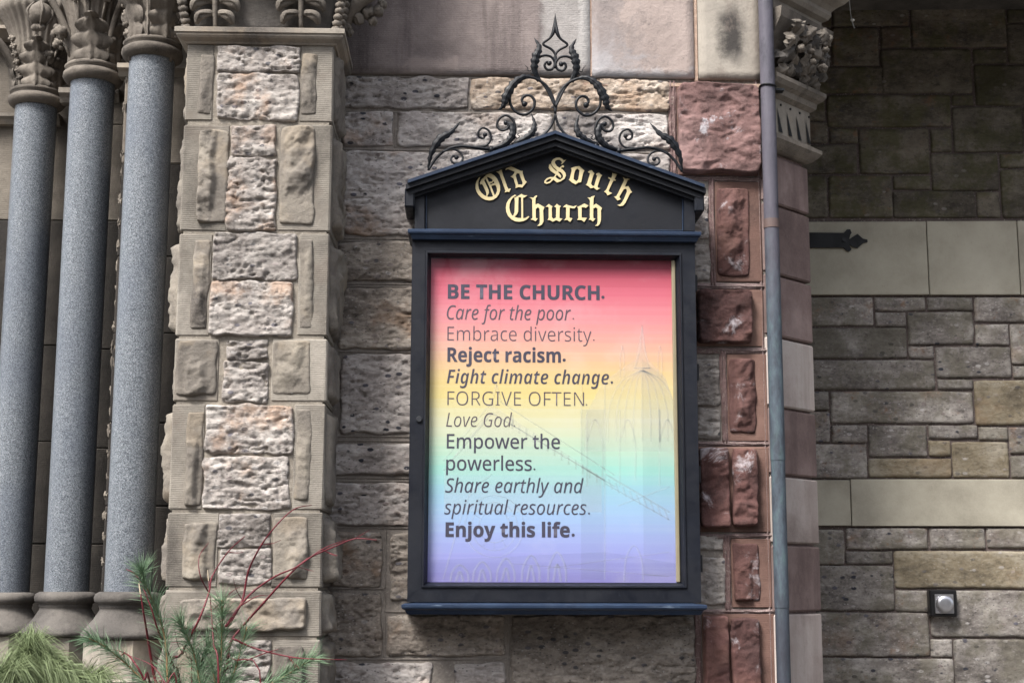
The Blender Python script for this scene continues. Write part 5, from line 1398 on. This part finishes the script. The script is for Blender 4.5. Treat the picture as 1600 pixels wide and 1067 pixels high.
for i in range(16):
    pts, w, Y = DS[rp.choice([1, 2, 4, 5, 6, 7, 9])]
    k = rp.randrange(1, len(pts) - 1); a = pts[k]; b = pts[k + 1]
    dx, dz = b[0] - a[0], b[1] - a[1]; sgn = rp.choice((-1, 1)); L = rp.uniform(.35, .8)
    e = (a[0] + dx * L - sgn * dz * .45, a[1] + dz * L + sgn * dx * .45); m_ = ((a[0] + e[0]) / 2 + sgn * 6, (a[1] + e[1]) / 2 + 4)
    q = MB(); tube(q, [zp(*a, Y + .05 * math.sin(k * 1.3)), zp(*m_, Y + .02), zp(*e, Y - .03)], [.0016, .0012, .0006], 5, n=4); q.build('twig', M['stem'], dog, True)
def pine(paths, label, mat, Lr=(.06, .1), dens=260, droop=.5, spread=.7, w=.0009):
    root = empty('pine_bough', zp(*paths[0][0][0], paths[0][1]), label, 'pine branch')
    vs = []; fs = []
    for pts, Y in paths:
        q = MB(); pp = [Vector(c) for c in catmull([zp(x, y, Y + .03 * math.sin(k)) for k, (x, y) in enumerate(pts)], 8)]
        tube(q, pp, [.0035 * (1 - .6 * k / len(pp)) for k in range(len(pp))], 6); q.build('twig', M['twig'], root, True)
        L = sum((pp[k + 1] - pp[k]).length for k in range(len(pp) - 1))
        for _ in range(int(L * dens * 5)):
            k = rp.randrange(len(pp) - 1); p = pp[k].lerp(pp[k + 1], rp.random()); t = (pp[k + 1] - pp[k]).normalized()
            d = Vector((rp.gauss(0, 1), rp.gauss(0, 1), rp.gauss(0, 1))).normalized()
            d = (t * 1.0 + d * spread).normalized(); ln = rp.uniform(*Lr)
            sd = d.cross(Vector((rp.gauss(0, 1), rp.gauss(0, 1), rp.gauss(0, 1)))).normalized() * w
            a = p; b = p + d * ln * .5; c = b + (d + Vector((0, 0, -droop))).normalized() * ln * .5
            n0 = len(vs); vs += [a + sd, a - sd, b - sd, b + sd, c]
            fs += [(n0, n0 + 1, n0 + 2, n0 + 3), (n0 + 3, n0 + 2, n0 + 4)]
    mb = MB(); mb.v = [tuple(v) for v in vs]; mb.f = fs
    tag(mb.build('needles', M[mat], root), kind='stuff')
    return root
def pine2(paths, *a, **k):
    return pine([(p, y) for p, y in paths], *a, **k)
pine2([([(150, 1200), (80, 1020), (125, 920), (60, 1000), (-40, 1040)], -.95), ([(150, 1180), (170, 1040), (125, 925), (210, 960), (330, 1060)], -.92), ([(-60, 1180), (0, 1060), (60, 1000)], -.97), ([(200, 1250), (230, 1120), (330, 1050), (400, 1040)], -.9), ([(-80, 1260), (60, 1130), (160, 1080), (260, 1100)], -.93), ([(100, 1250), (180, 1150), (300, 1130), (380, 1120)], -.9), ([(-100, 1150), (-20, 1030), (60, 1010)], -.99), ([(60, 1200), (90, 1060), (140, 990), (230, 1010)], -.94)],
      'drooping yellow green pine bough at the lower left corner', 'needle_y', (.08, .17), 700, 1.1, .6, .0007)
pine2([([(700, 1150), (690, 900), (650, 760), (600, 640), (590, 590)], -.82)], 'upright blue green pine sprig in front of the nearest column base', 'needle', (.05, .09), 300, .1, .85, .0007)
pine2([([(720, 1180), (620, 1080), (520, 980), (430, 910), (370, 880)], -.86), ([(700, 1200), (560, 1120), (450, 1080), (400, 1070)], -.84)], 'blue green pine spray leaning left below the column bases', 'needle', (.05, .09), 280, .3, .85, .0007)
pine2([([(850, 1200), (830, 1050), (800, 920), (745, 800)], -.8), ([(900, 1200), (920, 1000), (925, 850), (925, 720)], -.78), ([(820, 1200), (830, 1000), (880, 900)], -.76), ([(860, 1200), (960, 1060), (1030, 830)], -.77), ([(800, 1220), (760, 1100), (700, 1010)], -.8), ([(830, 1220), (900, 1120), (880, 980)], -.79)],
      'dense blue green pine clump at the foot of the pier', 'needle', (.05, .09), 380, .1, 1.0, .0007)
pine2([([(880, 1200), (1050, 1110), (1180, 1040), (1310, 960)], -.8), ([(900, 1230), (1080, 1140), (1250, 1090)], -.82)], 'low pine sprig pointing right along the pier foot', 'needle', (.05, .09), 320, .1, .7, .0007)
